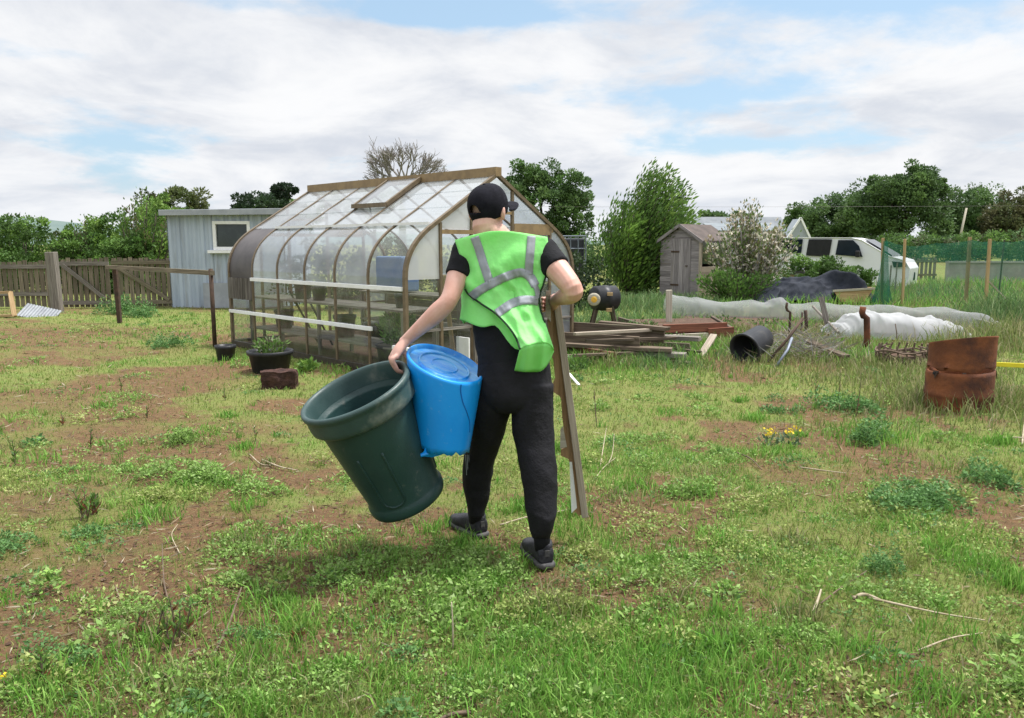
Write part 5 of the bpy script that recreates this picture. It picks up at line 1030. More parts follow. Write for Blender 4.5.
for sg in (1,):
    tb = WRL.lerp(KN, .45); tq = RP + RT * .024 * sg
    finger(body, [tb - RI * .006, tb.lerp(tq - RI * .03 + ba * .02, .6), tq - RI * .034 + ba * .006, tq - RI * .030 - ba * .024], [.0155, .0140, .0122, .0095])
# right hand closed on the plank
PT = P(553, 303, 3.86); pr = (PT - WRR).normalized(); smooth_tube(body, [WRR - pr * .01, WRR.lerp(PT, .5), PT], [(.028, .024), (.024, .040), (.02, .042)], 14, ref=pr.cross(V(0, 0, 1)))
for i in range(4):
    k = PT + V(-.004, 0, .030 - .02 * i); finger(body, [k - pr * .01, k + pr * .025 + V(-.012, 0, 0), k + pr * .03 + V(-.036, .012, -.004), k + V(-.048, .004, -.006) + pr * .008], [.0105, .010, .0095, .0085])
finger(body, [WRR.lerp(PT, .5) + V(0, 0, .02), WRR.lerp(PT, .9) + V(.028, 0, .025), PT + V(.022, .03, .018), PT + V(.0, .05, .01)], [.014, .0125, .011, .009])
# legs under the trousers
JL = [P(496, 385, 3.68), P(488, 422, 3.75), P(480, 456, 3.84), P(478, 482, 3.86), P(476, 506, 3.862), P(475.5, 518, 3.90)]
JR = [P(533, 385, 3.66), P(534, 422, 3.64), P(537, 455, 3.60), P(540, 485, 3.54), P(541.3, 525, 3.49), P(542.4, 546, 3.512)]
smooth_tube(body, JL, [.085, .07, .05, .045, .028, .028], 12); smooth_tube(body, JR, [.085, .07, .05, .045, .028, .028], 12)
remesh(body, 'person', M['skin'], person, .004, 3).name = 'body'
for s in (-1, 1):
    e = MB(); e.ball(hd(s * .031, .083, .0), .012, n=12, m=8); e.build('eye', M['white'], person, True)
# cropped hair on the back of the head
h = MB(); rows = []
for i in range(17):
    th = R(8) + R(104) * i / 16; rows.append([hd(.0795 * math.sin(th) * math.cos(a), .005 + .1 * math.sin(th) * math.sin(a), .02 + .0945 * math.cos(th)) for a in [R(185) + R(170) * j / 24 for j in range(25)]])
h.grid(rows); h.build('hair', M['hair'], person, True)
# cap
def cap():
    m = MB(); na, nr = 64, 26; vs = []; fs = []
    HM, Rh = facing(37); up = Matrix.Rotation(R(25), 3, Rh)   # worn slightly tipped
    def pt(th, a): 
        rx, ry, rz = .086, .108, .103; flat = 1 - .06 * max(0, math.cos(th)) ** 3
        return HC + up @ (HM @ Vector((rx * math.sin(th) ** .9 * math.cos(a), .008 + ry * math.sin(th) ** .9 * math.sin(a), .028 + rz * math.cos(th) * flat if th < R(90) else .028 - .052 * (th - R(90)) / R(30))))
    for i in range(nr + 1):
        th = R(3) + R(117) * i / nr
        for j in range(na): vs.append(pt(th, 2 * math.pi * j / na))
    for i in range(nr):
        for j in range(na):
            a = 2 * math.pi * (j + .5) / na; th = R(3) + R(117) * (i + .5) / nr; da = (a - R(270)) / R(21); dz = (th - R(90)) / R(20)
            if da * da + dz * dz < 1 and th < R(94): continue
            fs.append((i * na + j, i * na + (j + 1) % na, (i + 1) * na + (j + 1) % na, (i + 1) * na + j))
    m.add(vs, fs); c = m.build('cap', M['cap'], person, True, thick=.004); b = MB(); rows = []
    for i in range(8):
        t = i / 7; row = []
        for j in range(15):
            a = R(90) + R(62) * (j / 14 * 2 - 1); r_ = 1 + t * .62 * math.cos((j / 14 * 2 - 1) * 1.25) ** .6; row.append(HC + up @ (HM @ Vector((.088 * r_ * math.cos(a), .008 + .108 * r_ * math.sin(a), -.004 - .004 * t - .012 * abs(j / 14 * 2 - 1) ** 2))))
        rows.append(row)
    b.grid(rows); b.build('brim', M['cap'], c, True, thick=.004); k = MB(); k.ball(pt(R(2), 0), .008, n=10, m=6); k.build('button', M['cap'], c, True); q = MB(); p = pt(R(114), R(286)); q.bar(p + V(0, 0, .012), p - V(-.004, 0, .006), .006, .004); q.build('strap_clip', M['galv'], c)
    e = MB(); el = [pt(R(100) + R(26) * math.sin(x) * -1 if False else R(90) - R(20) * abs(math.sin(x)), R(270) + R(21) * math.cos(x)) for x in np.linspace(0, math.pi, 18)]
    e.tube(el, .0035, 6); e.build('opening_trim', M['cap'], c)
cap()
# t-shirt
t = MB(); TOR = [(500, 237, .075, .062, 3.745), (500.5, 243, .135, .085, 3.745), (502, 253, .192, .108, 3.74), (503, 275, .185, .12, 3.735), (505, 305, .172, .122, 3.73), (509, 335, .168, .12, 3.71), (513, 360, .170, .118, 3.69), (514, 378, .172, .12, 3.68)]
t.tube(catm([P(a, b, e) for a, b, c, d, e in TOR], 4), [tuple(v[:2]) for v in catm([(c, d, 0) for a, b, c, d, e in TOR], 4)], 32)
def slv(sh, el, f, r): d = el - sh; smooth_tube(t, [sh + V(.05 if sh.x < 0 else -.05, 0, .01), sh, sh + d * f * .55, sh + d * f], r, 20)
slv(SHL, ELL, .50, [.062, .064, .060, .058]); slv(SHR, ELR, .44, [.064, .068, .067, .066])
wrinkle(remesh(t, 't_shirt', M['tee'], person, .006, 8), .006, (9, 9, 14), 11)
# trousers
q = MB(); smooth_tube(q, [P(514, 356, 3.69), P(514, 372, 3.68), P(514, 392, 3.67), P(514, 405, 3.68)], [(.166, .115), (.176, .125), (.176, .135), (.12, .11)], 26)
socks = [(P(476.3, 505, 3.855), P(475.5, 520, 3.905)), (P(541.4, 528, 3.485), P(542.5, 549, 3.515))]
for a_, b_ in socks: m = MB(); m.tube([a_, b_], [.041, .037], 14); m.build('sock', M['tee'], person, True)
WL = [(497, 384, .10, 3.68), (490.5, 405, .101, 3.71), (487, 428, .092, 3.76), (481, 450, .081, 3.81), (477.5, 475, .074, 3.85), (477, 497, .060, 3.855), (476.5, 510, .044, 3.85), (476.5, 515, .043, 3.85)]
WR_ = [(532, 384, .103, 3.66), (532, 405, .101, 3.65), (533, 428, .097, 3.63), (536, 450, .089, 3.60), (539.5, 475, .084, 3.555), (541, 500, .077, 3.51), (541.5, 518, .068, 3.485), (541.3, 529, .060, 3.475), (541.3, 535, .048, 3.475), (541.3, 539, .044, 3.47)]
for Wq in (WL, WR_): q.tube(catm([P(a, b, d) for a, b, c, d in Wq], 4), [(v[0], v[0] * 1.06) for v in catm([(c, 0, 0) for a, b, c, d in Wq], 4)], 22)
tro = remesh(q, 'trousers', M['trs'], person, .006, 7); wrinkle(tro, .010, (6, 6, 6.5), 3)
for k in range(3):
    m = MB(); m.bar(P(465.6 + k * 1.6, 455, 3.76), P(466.6 + k * 1.5, 475, 3.79), .0028, .003, up=(0, 1, 0)); m.build('stripe', M['refl'], tro)
# shoes
def shoe(heel, dirn, pitch, yaw_roll=0):
    f = Vector(dirn).normalized(); s = f.cross(V(0, 0, 1)).normalized(); Rp = Matrix.Rotation(pitch, 3, s); F, U = Rp @ f, Rp @ V(0, 0, 1)
    def w(x, y, z): return heel + s * x + F * y + U * z
    prof = [(a_ * 1.06, b_ * 1.12, c_, d_ * 1.24) for a_, b_, c_, d_ in [(0, .030, .045, .074), (.012, .036, .035, .088), (.05, .038, .03, .094), (.09, .040, .03, .092), (.14, .045, .03, .078), (.19, .050, .03, .064), (.235, .047, .03, .056), (.27, .034, .03, .048), (.284, .016, .034, .042)]]
    up, so = MB(), MB()
    rs = [[w(hw * math.copysign(abs(math.cos(a)) ** .7, math.cos(a)), y, z0 * .4 + (zt_ - z0 * .4) * (.5 + .5 * math.copysign(abs(math.sin(a)) ** .8, math.sin(a)))) for a in np.linspace(0, 2 * math.pi, 20, endpoint=False)] for y, hw, z0, zt_ in prof]; up.rings(rs)
    up.tube([w(0, .054, .06), w(0, .050, .11), w(0, .048, .128)], [(.044, .055), (.042, .052), (.042, .050)], 16, ref=s); sh = up.build('shoe', M['shoe'], person, True, sub=1)
    rs = [[w((hw + .006) * math.copysign(abs(math.cos(a)) ** .6, math.cos(a)), y, .014 + .014 * math.copysign(abs(math.sin(a)) ** .5, math.sin(a)) + .010 * max(0, y - .2) / .08) for a in np.linspace(0, 2 * math.pi, 18, endpoint=False)] for y, hw, z0, zt_ in [(-.012, .02, 0, 0)] + prof + [(.292, .010, 0, 0)]]; so.rings(rs); so.build('sole', M['sole'], sh, True)
    l = MB(); l.bar(w(-.012, -.002, .075), w(.012, -.002, .075), .004, .03); l.build('heel_tab', M['sole'], sh)
hl = G(483, 540); hl.z = gz(hl.x, hl.y) + .006; shoe(hl, (-.56, .83, 0), R(-2)); hr = G(547, 572); hr.z = gz(hr.x, hr.y) + .012; shoe(hr, (-.27, .96, 0), R(-2))

# hi-vis vest: back panel swings out to the right at the hem
def lerp_curve(c, t):
    s = t * (len(c) - 1); k = min(int(s), len(c) - 2); f = s - k; return (c[k][0] * (1 - f) + c[k + 1][0] * f, c[k][1] * (1 - f) + c[k + 1][1] * f)
def cm2(c, n=6): return [(v.x, v.y) for v in catm([(a, b, 0) for a, b in c], n)]
VL = cm2([(455, 240), (460, 256), (464, 273), (466, 291), (480, 303), (495, 313), (508, 326), (516, 338), (520, 349)]); VR = cm2([(547, 237), (549, 252), (548, 268), (543, 285), (539, 298), (541, 312), (546, 326), (550, 338), (553.5, 349)])
VT = cm2([(455, 240), (467, 236.5), (479, 233.5), (489, 231.5), (500, 231), (512, 231.5), (523, 233), (535, 235), (547, 237)]); VB = cm2([(520, 349), (526, 346.3), (535, 343.6), (544, 343.0), (550, 345), (553.5, 349)])
def back_y(px, py):
    """depth of the man's back at a photo position (a rounded torso), swelling towards the lens where the hem blows out"""
    i = 0
    while i < len(TOR) - 2 and TOR[i + 1][1] < py: i += 1
    a, b = TOR[i], TOR[i + 1]; f = min(1, max(0, (py - a[1]) / (b[1] - a[1]))); cx, ra, rb, cy = (a[k] * (1 - f) + b[k] * f for k in (0, 2, 3, 4)); ra = max(ra, .185) * (1.32 - .2 * sst((py - 250) / 60)); rb = max(rb, .118); dx = (px - cx) * cy / FPX / ra
    y = cy - rb * math.sqrt(max(.02, 1 - min(.98, dx * dx))); blow = sst((py - 292) / 58.0) * .105 * (1 if px > 505 else max(0, (px - 470) / 35)); fold = .010 * math.sin(px * .16 + py * .11) * sst((py - 262) / 40) + .006 * math.sin(px * .33 - py * .2) * sst((py - 255) / 40) + .008 * math.sin((px * .6 + py) * .13)
    wr = (abs(mnoise.noise(Vector((px * .060 - py * .028, py * .034 + px * .012, 4)))) - .22) * .040 + (abs(mnoise.noise(Vector((px * .15 - py * .06, py * .08, 14)))) - .22) * .014
    return y - .024 - blow + fold + wr * sst((py - 244) / 30)
def sst(x): x = min(1, max(0, x)); return x * x * (3 - 2 * x)
def coons(u, v):
    T, B, Lc, Rc = lerp_curve(VT, u), lerp_curve(VB, u), lerp_curve(VL, v), lerp_curve(VR, v); o = []
    for k in (0, 1): o.append((1 - v) * T[k] + v * B[k] + (1 - u) * Lc[k] + u * Rc[k] - ((1 - u) * (1 - v) * VT[0][k] + u * (1 - v) * VT[-1][k] + (1 - u) * v * VB[0][k] + u * v * VB[-1][k]))
    return o
m = MB(); nu, nv = 40, 56; m.grid([[P(*coons(i / nu, j / nv), back_y(*coons(i / nu, j / nv))) for i in range(nu + 1)] for j in range(nv + 1)]); vest = m.build('vest', M['vest'], person, True, thick=.004)
# turned-under hem of the blown tail: its inside leans away below the edge
m = MB(); FB = cm2([(514.5, 370.5), (522, 371.6), (532, 371.8), (541, 370.8), (548, 363.5), (553.6, 351.5)]); rows = []
for j in range(9):
    t = j / 8; row = []
    for i in range(41):
        a, b = lerp_curve(VB, i / 40), lerp_curve(FB, i / 40); px, py = a[0] + (b[0] - a[0]) * t, a[1] + (b[1] - a[1]) * t; y0 = back_y(*a); row.append(P(px, py, y0 + .004 + .085 * t ** 1.2 + .005 * t * math.sin(i * .42)))
    rows.append(row)
m.grid(rows); m.build('vest_hem', M['vest'], vest, True, thick=.004)
# front and side panels of the vest round the chest, open below the left arm
m = MB(); rows = []
for j in range(17):
    v = j / 16; row = []
    for i in range(49):
        ph = R(52 + 234 * i / 48); c = math.cos(ph); s_ = math.sin(ph); chest = max(0, s_)
        pyt = 288 - 50 * sst(chest * 1.25); pyb = 321.5 + 26 * sst((math.degrees(ph) - 248) / 30) + 3 * math.sin(ph * 5); py = pyt + (pyb - pyt) * v; i_ = 0
        while i_ < len(TOR) - 2 and TOR[i_ + 1][1] < py: i_ += 1
        a, b = TOR[i_], TOR[i_ + 1]; f = min(1, max(0, (py - a[1]) / (b[1] - a[1]))); cx, ra, rb, cy = (a[k] * (1 - f) + b[k] * f for k in (0, 2, 3, 4)); k_ = P(cx, py, cy); ra = max(ra, .14); rb = max(rb, .09); g_ = (.022 + .028 * v) * (1 - .62 * sst((math.degrees(ph) - 212) / 25)) + .008 * math.sin(ph * 9 + v * 2) * v
        row.append(k_ + V(c * (ra + g_ ), s_ * (rb + g_), 0))
    rows.append(row)
m.grid(rows); m.build('vest_front', M['vest'], vest, True, thick=.004)
for i, (cv, u) in enumerate(((VL, 0.0), (VR, 1.0))):
    m = MB(); pts = []
    for k in range(28):
        v = (.36 if i == 0 else .30) + (.64 if i == 0 else .42) * k / 27; px, py = coons(u, v); pts.append(P(px, py, back_y(px, py) - .004))
    m.tube(pts, .0048, 6); m.build('binding', M['bind'], vest, True)
def strip(line, w):
    """A reflective band lying on the vest along a line of photo positions."""
    c = cm2(line, 8); a_, b_ = [], []; m = MB()
    for k in range(len(c)):
        p, n = c[max(0, k - 1)], c[min(len(c) - 1, k + 1)]; d = Vector((n[0] - p[0], n[1] - p[1])).normalized(); a_.append([]); 
        for s in np.linspace(-.5, .5, 4): x, y = c[k][0] - d.y * w * s, c[k][1] + d.x * w * s; a_[-1].append(P(x, y, back_y(x, y) - .0055))
    m.grid(a_); m.build('reflective_strip', M['refl'], vest, True, thick=.0025)
strip([(474.5, 237), (478.5, 248), (483.5, 264), (489.5, 282)], 8.6); strip([(531.5, 236), (530.5, 250), (529.3, 263), (528.8, 275)], 8.2)
strip([(470.8, 297.5), (478, 291.5), (489, 285), (502, 278.5), (514, 274), (523, 273), (531, 278), (535.5, 286)], 8.8); strip([(497, 313.5), (504, 308.5), (512, 303.5), (521, 300.5), (530, 300), (538.5, 301.5)], 8.8); strip([(534.5, 284), (537.5, 292), (538, 300)], 5)

# ------------------------------------------------------------------ what he carries
binr = thing('dustbin', 'big dark green plastic bin with a thick scuffed collar, carried tilted by its rim', 'bin', b0)
m = MB(); m.lathe([(.001, .012), (.15, .012), (.168, .0), (.178, .004), (.183, .02), (.183, .045), (.177, .056), (.174, .066), (.205, .36), (.216, .47), (.2165, .485)], b0, Mb, 64); m.build('body', M['bin'], binr, True)
m = MB(); m.lathe([(.2165, .484), (.236, .490), (.247, .502), (.249, .52), (.2485, .560), (.2495, .572), (.256, .580), (.2575, .590), (.254, .600), (.244, .604), (.236, .600), (.232, .588), (.228, .57), (.226, .53), (.222, .5)], b0, Mb, 72); m.build('rim', M['rim'], binr, True)
m = MB(); m.lathe([(.224, .52), (.2235, .515), (.205, .500), (.203, .49), (.199, .36), (.168, .066), (.150, .02), (.001, .02)], b0, Mb, 64); m.build('inner_wall', M['bin'], binr, True)
for a0 in (-90, 30, 150):     # raised arched outline moulded into the wall
    pts = []; m = MB()
    for k in range(40):
        s = k / 39
        if s < .36: a, z = -16, .36 - .25 * s / .36
        elif s < .64: x = (s - .36) / .28 * math.pi; a, z = -16 * math.cos(x), .11 - .035 * math.sin(x)
        else: a, z = 16, .11 + .25 * (s - .64) / .36
        r = .174 + (.205 - .174) * (z - .066) / .294 ; an = R(a0 + a); pts.append(b0 + Mb @ Vector((r * math.cos(an), r * math.sin(an), z)))
    m.tube(pts, .006, 6); m.build('moulded_panel', M['bin'], binr, True)
# blue tub, upside down: closed end up, torn mouth below
def bluetub():
    ct = P(445, 364, 3.62); cb = P(442, 447, 3.60); mx = 41 / FPX * 3.65; at_ = (P(481.5, 378.5, 3.60) - P(408, 349.5, 3.64)) * .5; bt = (axis_of(.30, -.90, 0) * .0 + (FWD * .0)); 
    nrm = axis_of(.34, .86, .36); at_ = (at_ - nrm * at_.dot(nrm)); bt = nrm.cross(at_.normalized()) * at_.length
    ab = RIGHT * .128 + UP * -.016 - FWD * .01; bb = (FWD * .128 + UP * .02)
    if bb.dot(bt) < 0: bb = -bb
    root = thing('blue_tub', 'bright blue plastic tub held upside down, torn edge, beside the dark green bin', 'tub', cb); n = 72
    def ring(t, k=1.0, lift=0.0, tear=0.0):
        c = ct.lerp(cb, t) + nrm * lift; a = at_.lerp(ab, t) * k; b = bt.lerp(bb, t) * k; out = []
        for i in range(n):
            an = 2 * math.pi * i / n; z = tear * (.5 * mnoise.noise(Vector((math.cos(an) * 2.4, math.sin(an) * 2.4, 1))) + .35 * mnoise.noise(Vector((math.cos(an) * 8, math.sin(an) * 8, 2)))); out.append(c + a * math.cos(an) + b * math.sin(an) + V(0, 0, z))
        return out
    m = MB(); ts = [0.03, .10, .2, .35, .5, .65, .8, .92]; m.rings([ring(0.0, .955, .006), ring(0, .985, .004), ring(.012, 1.0)] + [ring(t) for t in ts] + [ring(1.0, 1, 0, .05)], (False, False)); m.build('wall', M['blue'], root, True, thick=.005)
    m = MB(); m.rings([ring(0.0, .955, .006), ring(0, .93, .002), ring(0, .915, -.010), ring(0, .90, -.014), ring(0, .5, -.010), ring(0, .02, -.006)], (False, True)); m.build('base', M['bluein'], root, True)
    m = MB()
    for k in (.30, .62): m.rings([ring(0, k, -.010), ring(0, k + .02, -.004), ring(0, k + .05, -.0045), ring(0, k + .07, -.012)], (False, False))
    m.build('base_rib', M['bluein'], root, True)
    def side(px, py, o=.0): # nearest point of the wall in that direction
        best = min((p for t in np.linspace(0, 1, 41) for p in ring(t)), key=lambda p: ((project(p)[0] - px) ** 2 + (project(p)[1] - py) ** 2) + (p.y - 3.6) * 40); return best - FWD * o
    m = MB(); pts = [side(*q, .004) for q in ((460, 383), (461.5, 392), (464, 402), (468, 412), (470, 422), (469, 432))]; m.tube(catm(pts, 4), .003, 5); m.build('crack', mat('crack_blue', (.004, .12, .42), (.004, .10, .36), 5, .6, 0), root)
    m = MB(); a = P(433, 452, 3.50); m.prism([P(x, y, 3.49) for x, y in ((406, 458.5), (415, 456), (423, 452.5), (428, 443), (441, 449), (450, 451.5), (441, 455), (432, 457.5), (424, 456.5), (416, 459))], FWD * .004); m.build('torn_lip', M['blue'], root, True)
def project(p):
    d = p - V(0, 0, CAMH); return 512 + FPX * d.x / d.dot(FWD), 359 - FPX * d.dot(UP) / d.dot(FWD)
bluetub()
# plank gripped by the right hand
plk = thing('carried_plank', 'rough broken brown plank with a grey edge batten, carried upright in the right hand', 'plank', P(580, 517, 3.88))
m = MB(); out = [(546, 300), (557, 300), (583.5, 514), (579, 516), (574, 511), (571, 470), (568.5, 459), (561, 456), (560.5, 450), (566, 447), (564, 432), (562, 416), (561, 400), (559.5, 396), (553, 392), (551.5, 386), (555, 378), (553, 360), (549, 345)]
m.prism([P(x, y, 3.845) for x, y in out], (.006, .022, 0)); 
for k, v in enumerate(m.v): m.g[k] = Vector((v.z, v.x * 1.0, v.y))
m.build('board', M['brown'], plk, bevel=.002)
m = MB(); m.bar(P(556, 296, 3.83), P(585, 517, 3.83), .026, .034, up=(1, 0, .1)); m.build('edge_batten', M['batten'], plk, bevel=.002)
m = MB(); m.prism([P(x, y, 3.835) for x, y in ((569.5, 462), (572, 462), (577, 508), (571.5, 513))], (0, .004, 0)); m.build('paint_flake', M['white'], plk)
m = MB(); m.prism([P(x, y, 3.82) for x, y in ((546, 291), (550.5, 291), (551, 322), (545.5, 316))], (0, .012, 0)); m.prism([P(x, y, 3.84) for x, y in ((560.5, 430), (563, 426), (567, 447), (560, 449))], (0, .004, 0)); m.build('paint_flake', M['pale'], plk)

# ------------------------------------------------------------------ grass, weeds and litter on the ground
def scatter(n, r0, r1, half, p=1.0):
    u = RNG.uniform(0, 1, n); d = r0 * (r1 / r0) ** (u ** p); a = RNG.uniform(-half, half, n); return d * np.sin(a), d * np.cos(a), d
def up3(x, y, dz=0): return np.stack([x, y, hgt(x, y) + dz], 1)
PAL = np.array([(.20, .255, .06), (.17, .25, .05), (.23, .255, .075), (.14, .235, .046), (.26, .245, .10)])
PLU = np.array([(.15, .335, .05), (.19, .38, .06), (.12, .285, .045), (.23, .39, .085)])
x, y, d = scatter(400000, 1.7, 34, R(56)); s = soil_mask(x, y); l = lush_mask(x, y)
keep = RNG.uniform(0, 1, len(x)) > s * .93; x, y, d, s, l = (q[keep] for q in (x, y, d, s, l))
far = sstep(4, 12, d); hv = fbm(x * .8, y * .8, 41, 3)
H = RNG.uniform(.014, .04, len(x)) * (1 + .6 * l + far * .5) * (.6 + hv * .9); Wd = RNG.uniform(.0016, .0034, len(x)) * (1 + d * .16)
c = PAL[RNG.integers(0, 5, len(x))]; cl = PLU[RNG.integers(0, 4, len(x))]; f = np.clip(l * .9 + RNG.normal(0, .12, len(x)), 0, 1)[:, None]; c = (c * (1 - f) + cl * f) * RNG.uniform(.7, 1.3, (len(x), 1)); dry = RNG.uniform(0, 1, len(x)) < .07; c[dry] = np.array([.36, .29, .15]) * RNG.uniform(.6, 1.2, (dry.sum(), 1))
v, t, k = blades(up3(x, y, -.003), H, Wd, RNG.uniform(.2, 1.1, len(x)), c); o = np_mesh('grass', v, t, k, M['grass']); o['kind'] = 'stuff'; o['label'] = 'short mossy grass covering the allotment ground'; o['category'] = 'grass'
# tall tufts and rank grass
LONG = [(640, 665, .42, 750, .13, 0), (720, 655, .30, 450, .12, 0), (590, 700, .35, 500, .12, 0), (470, 585, .16, 420, .10, 0), (700, 700, .35, 400, .11, 0), (540, 690, .25, 320, .11, 0), (90, 705, .25, 260, .10, 0), (40, 690, .2, 160, .10, 0), (380, 610, .25, 220, .08, 0),
        (1010, 345, 1.0, 1500, .55, 1), (975, 400, .55, 900, .28, 1), (925, 405, .45, 700, .22, 1), (1015, 410, .9, 1100, .30, 1), (900, 385, .8, 800, .18, 1), (1000, 320, .7, 900, .75, 2), (985, 325, .4, 300, .6, 2), (860, 370, 1.2, 1000, .17, 1), (940, 375, 1.0, 900, .22, 1), (780, 365, 1.2, 900, .15, 1),
        (620, 366, 1.0, 800, .13, 0), (690, 366, 1.2, 900, .15, 1), (590, 352, .8, 500, .2, 0), (640, 322, 1.5, 1100, .30, 2), (620, 308, 1.8, 1600, .42, 2), (660, 303, 1.6, 1100, .40, 2), (580, 330, .8, 500, .3, 2), (700, 310, 2, 600, .3, 2), (860, 306, 3, 1200, .4, 0), (950, 308, 3, 1300, .4, 1), (1010, 306, 3, 900, .4, 0), (900, 318, 2, 700, .25, 1), (890, 292, 4, 1100, .5, 1), (960, 290, 5, 1500, .55, 0), (1020, 290, 4, 1100, .5, 1), (930, 296, 3, 900, .45, 2), (820, 296, 3, 500, .3, 0), (960, 350, 1.2, 900, .28, 1),
        (240, 362, .6, 260, .12, 0), (330, 372, .5, 220, .11, 0), (700, 340, .7, 260, .2, 0), (760, 345, .9, 500, .25, 1), (820, 350, 1.2, 700, .22, 1), (720, 349, .5, 260, .18, 0), (150, 335, 1.6, 700, .07, 0), (600, 353, .5, 260, .26, 0), (640, 350, .5, 260, .28, 1), (672, 356, .5, 300, .26, 0), (620, 362, .7, 420, .2, 0), (575, 362, .4, 200, .2, 0), (700, 350, .5, 260, .25, 0), (665, 330, .8, 300, .25, 2), (600, 325, 1.0, 400, .3, 2), (905, 368, .5, 350, .2, 1), (870, 440, .3, 300, .16, 0), (950, 470, .5, 300, .10, 1), (880, 420, 1.0, 700, .12, 1)]
for _ in range(120):
    LONG.append((random.uniform(-10, 1034), 718 - 320 * random.random() ** 1.3, random.uniform(.05, .2), random.randint(60, 170), random.uniform(.07, .14), random.choice((0, 0, 0, 1))))
for _ in range(110):
    LONG.append((random.uniform(565, 880), random.uniform(321, 366), random.uniform(.15, .4), random.randint(50, 130), random.uniform(.12, .32), random.choice((0, 1, 1, 2))))
for px_, py_ in ((575, 364), (600, 365), (625, 366), (655, 367), (680, 366), (668, 360), (640, 364), (590, 362), (612, 363)): LONG.append((px_, py_, .3, 170, random.uniform(.16, .3), random.choice((0, 1, 2))))
CX, CY, HH, CC = [], [], [], []
pals = [PLU, np.array([(.24, .26, .10), (.19, .24, .07), (.32, .29, .16), (.15, .22, .06)]), np.array([(.11, .20, .07), (.14, .235, .08), (.09, .17, .06), (.19, .25, .11)])]
for px, py, r, n, h, pk in LONG:
    g = G(px, py); a = RNG.uniform(0, 2 * np.pi, n); q = r * np.sqrt(RNG.uniform(0, 1, n)) * (1 + .3 * RNG.normal(size=n)); CX.append(g.x + q * np.cos(a) * 1.2); CY.append(g.y + q * np.sin(a)); HH.append(h * RNG.uniform(.35, 1.15, n) * (1 - .35 * np.clip(q / r, 0, 1))); CC.append(pals[pk][RNG.integers(0, 4, n)] * RNG.uniform(.7, 1.3, (n, 1)))
x, y, H, c = np.concatenate(CX), np.concatenate(CY), np.concatenate(HH), np.concatenate(CC); ok = np.hypot(x, y) > 1.5; x, y, H, c = x[ok], y[ok], H[ok], c[ok]
v, t, k = blades(up3(x, y, -.005), H, (.003 + .0012 * np.hypot(x, y) * .6) * RNG.uniform(.7, 1.4, len(x)), RNG.uniform(.15, .85, len(x)), c); o = np_mesh('long_grass', v, t, k, M['grass']); o['kind'] = 'stuff'; o['label'] = 'tufts of longer grass among the short turf and round the junk'; o['category'] = 'grass'
# small bright tufts all over the greener patches
x, y, d = scatter(11500, 1.7, 22, R(55)); l = lush_mask(x, y); s = soil_mask(x, y); ok = RNG.uniform(0, 1, len(x)) < .12 + .6 * l - .1 * s; x, y, d, l = x[ok], y[ok], d[ok], l[ok]; nb_ = 14; xx = np.repeat(x, nb_) + RNG.normal(0, .018, len(x) * nb_); yy = np.repeat(y, nb_) + RNG.normal(0, .018, len(x) * nb_); HH_ = np.repeat(RNG.uniform(.035, .10, len(x)), nb_) * RNG.uniform(.5, 1.1, len(xx)); pc = np.repeat(RNG.integers(0, 4, len(x)), nb_); cc = np.where((np.repeat(RNG.uniform(0, 1, len(x)), nb_) < .3)[:, None], PAL[pc], PLU[pc]) * RNG.uniform(.75, 1.25, (len(xx), 1))
v, t, k = blades(up3(xx, yy, -.004), HH_, .0028 * (1 + np.hypot(xx, yy) * .14) * RNG.uniform(.7, 1.3, len(xx)), RNG.uniform(.2, 1.0, len(xx)), cc); o = np_mesh('grass_tufts', v, t, k, M['grass']); o['kind'] = 'stuff'; o['label'] = 'small bright tufts of grass in the turf'; o['category'] = 'grass'
# broadleaf ground cover: clumps of small leaves
C, D, S, K = [], [], [], []
def clump(gx, gy, r, h, n, leaf, pal):
    a = RNG.uniform(0, 2 * np.pi, n); q = np.sqrt(RNG.uniform(0, 1, n)); xx, yy = gx + q * r * np.cos(a) * (1 + .3 * np.sin(3 * a + gx * 7)), gy + q * r * np.sin(a); z = hgt(xx, yy) + h * (1 - q ** 2) * RNG.uniform(.3, 1, n) + .004
    C.append(np.stack([xx, yy, z], 1)); dd = np.stack([np.cos(a) * q, np.sin(a) * q, np.full(n, .35)], 1) + RNG.normal(0, .65, (n, 3)) * [1, 1, .5]; D.append(dd); S.append(leaf * RNG.uniform(.55, 1.3, n)); K.append(pal[RNG.integers(0, len(pal), n)] * RNG.uniform(.7, 1.3, (n, 1)))
PW = np.array([(.22, .37, .08), (.18, .32, .065), (.27, .41, .115), (.24, .34, .115)]); PDK = np.array([(.12, .25, .075), (.145, .28, .085), (.105, .215, .07)]); PY = np.array([(.30, .38, .10), (.26, .34, .09), (.34, .36, .14)])
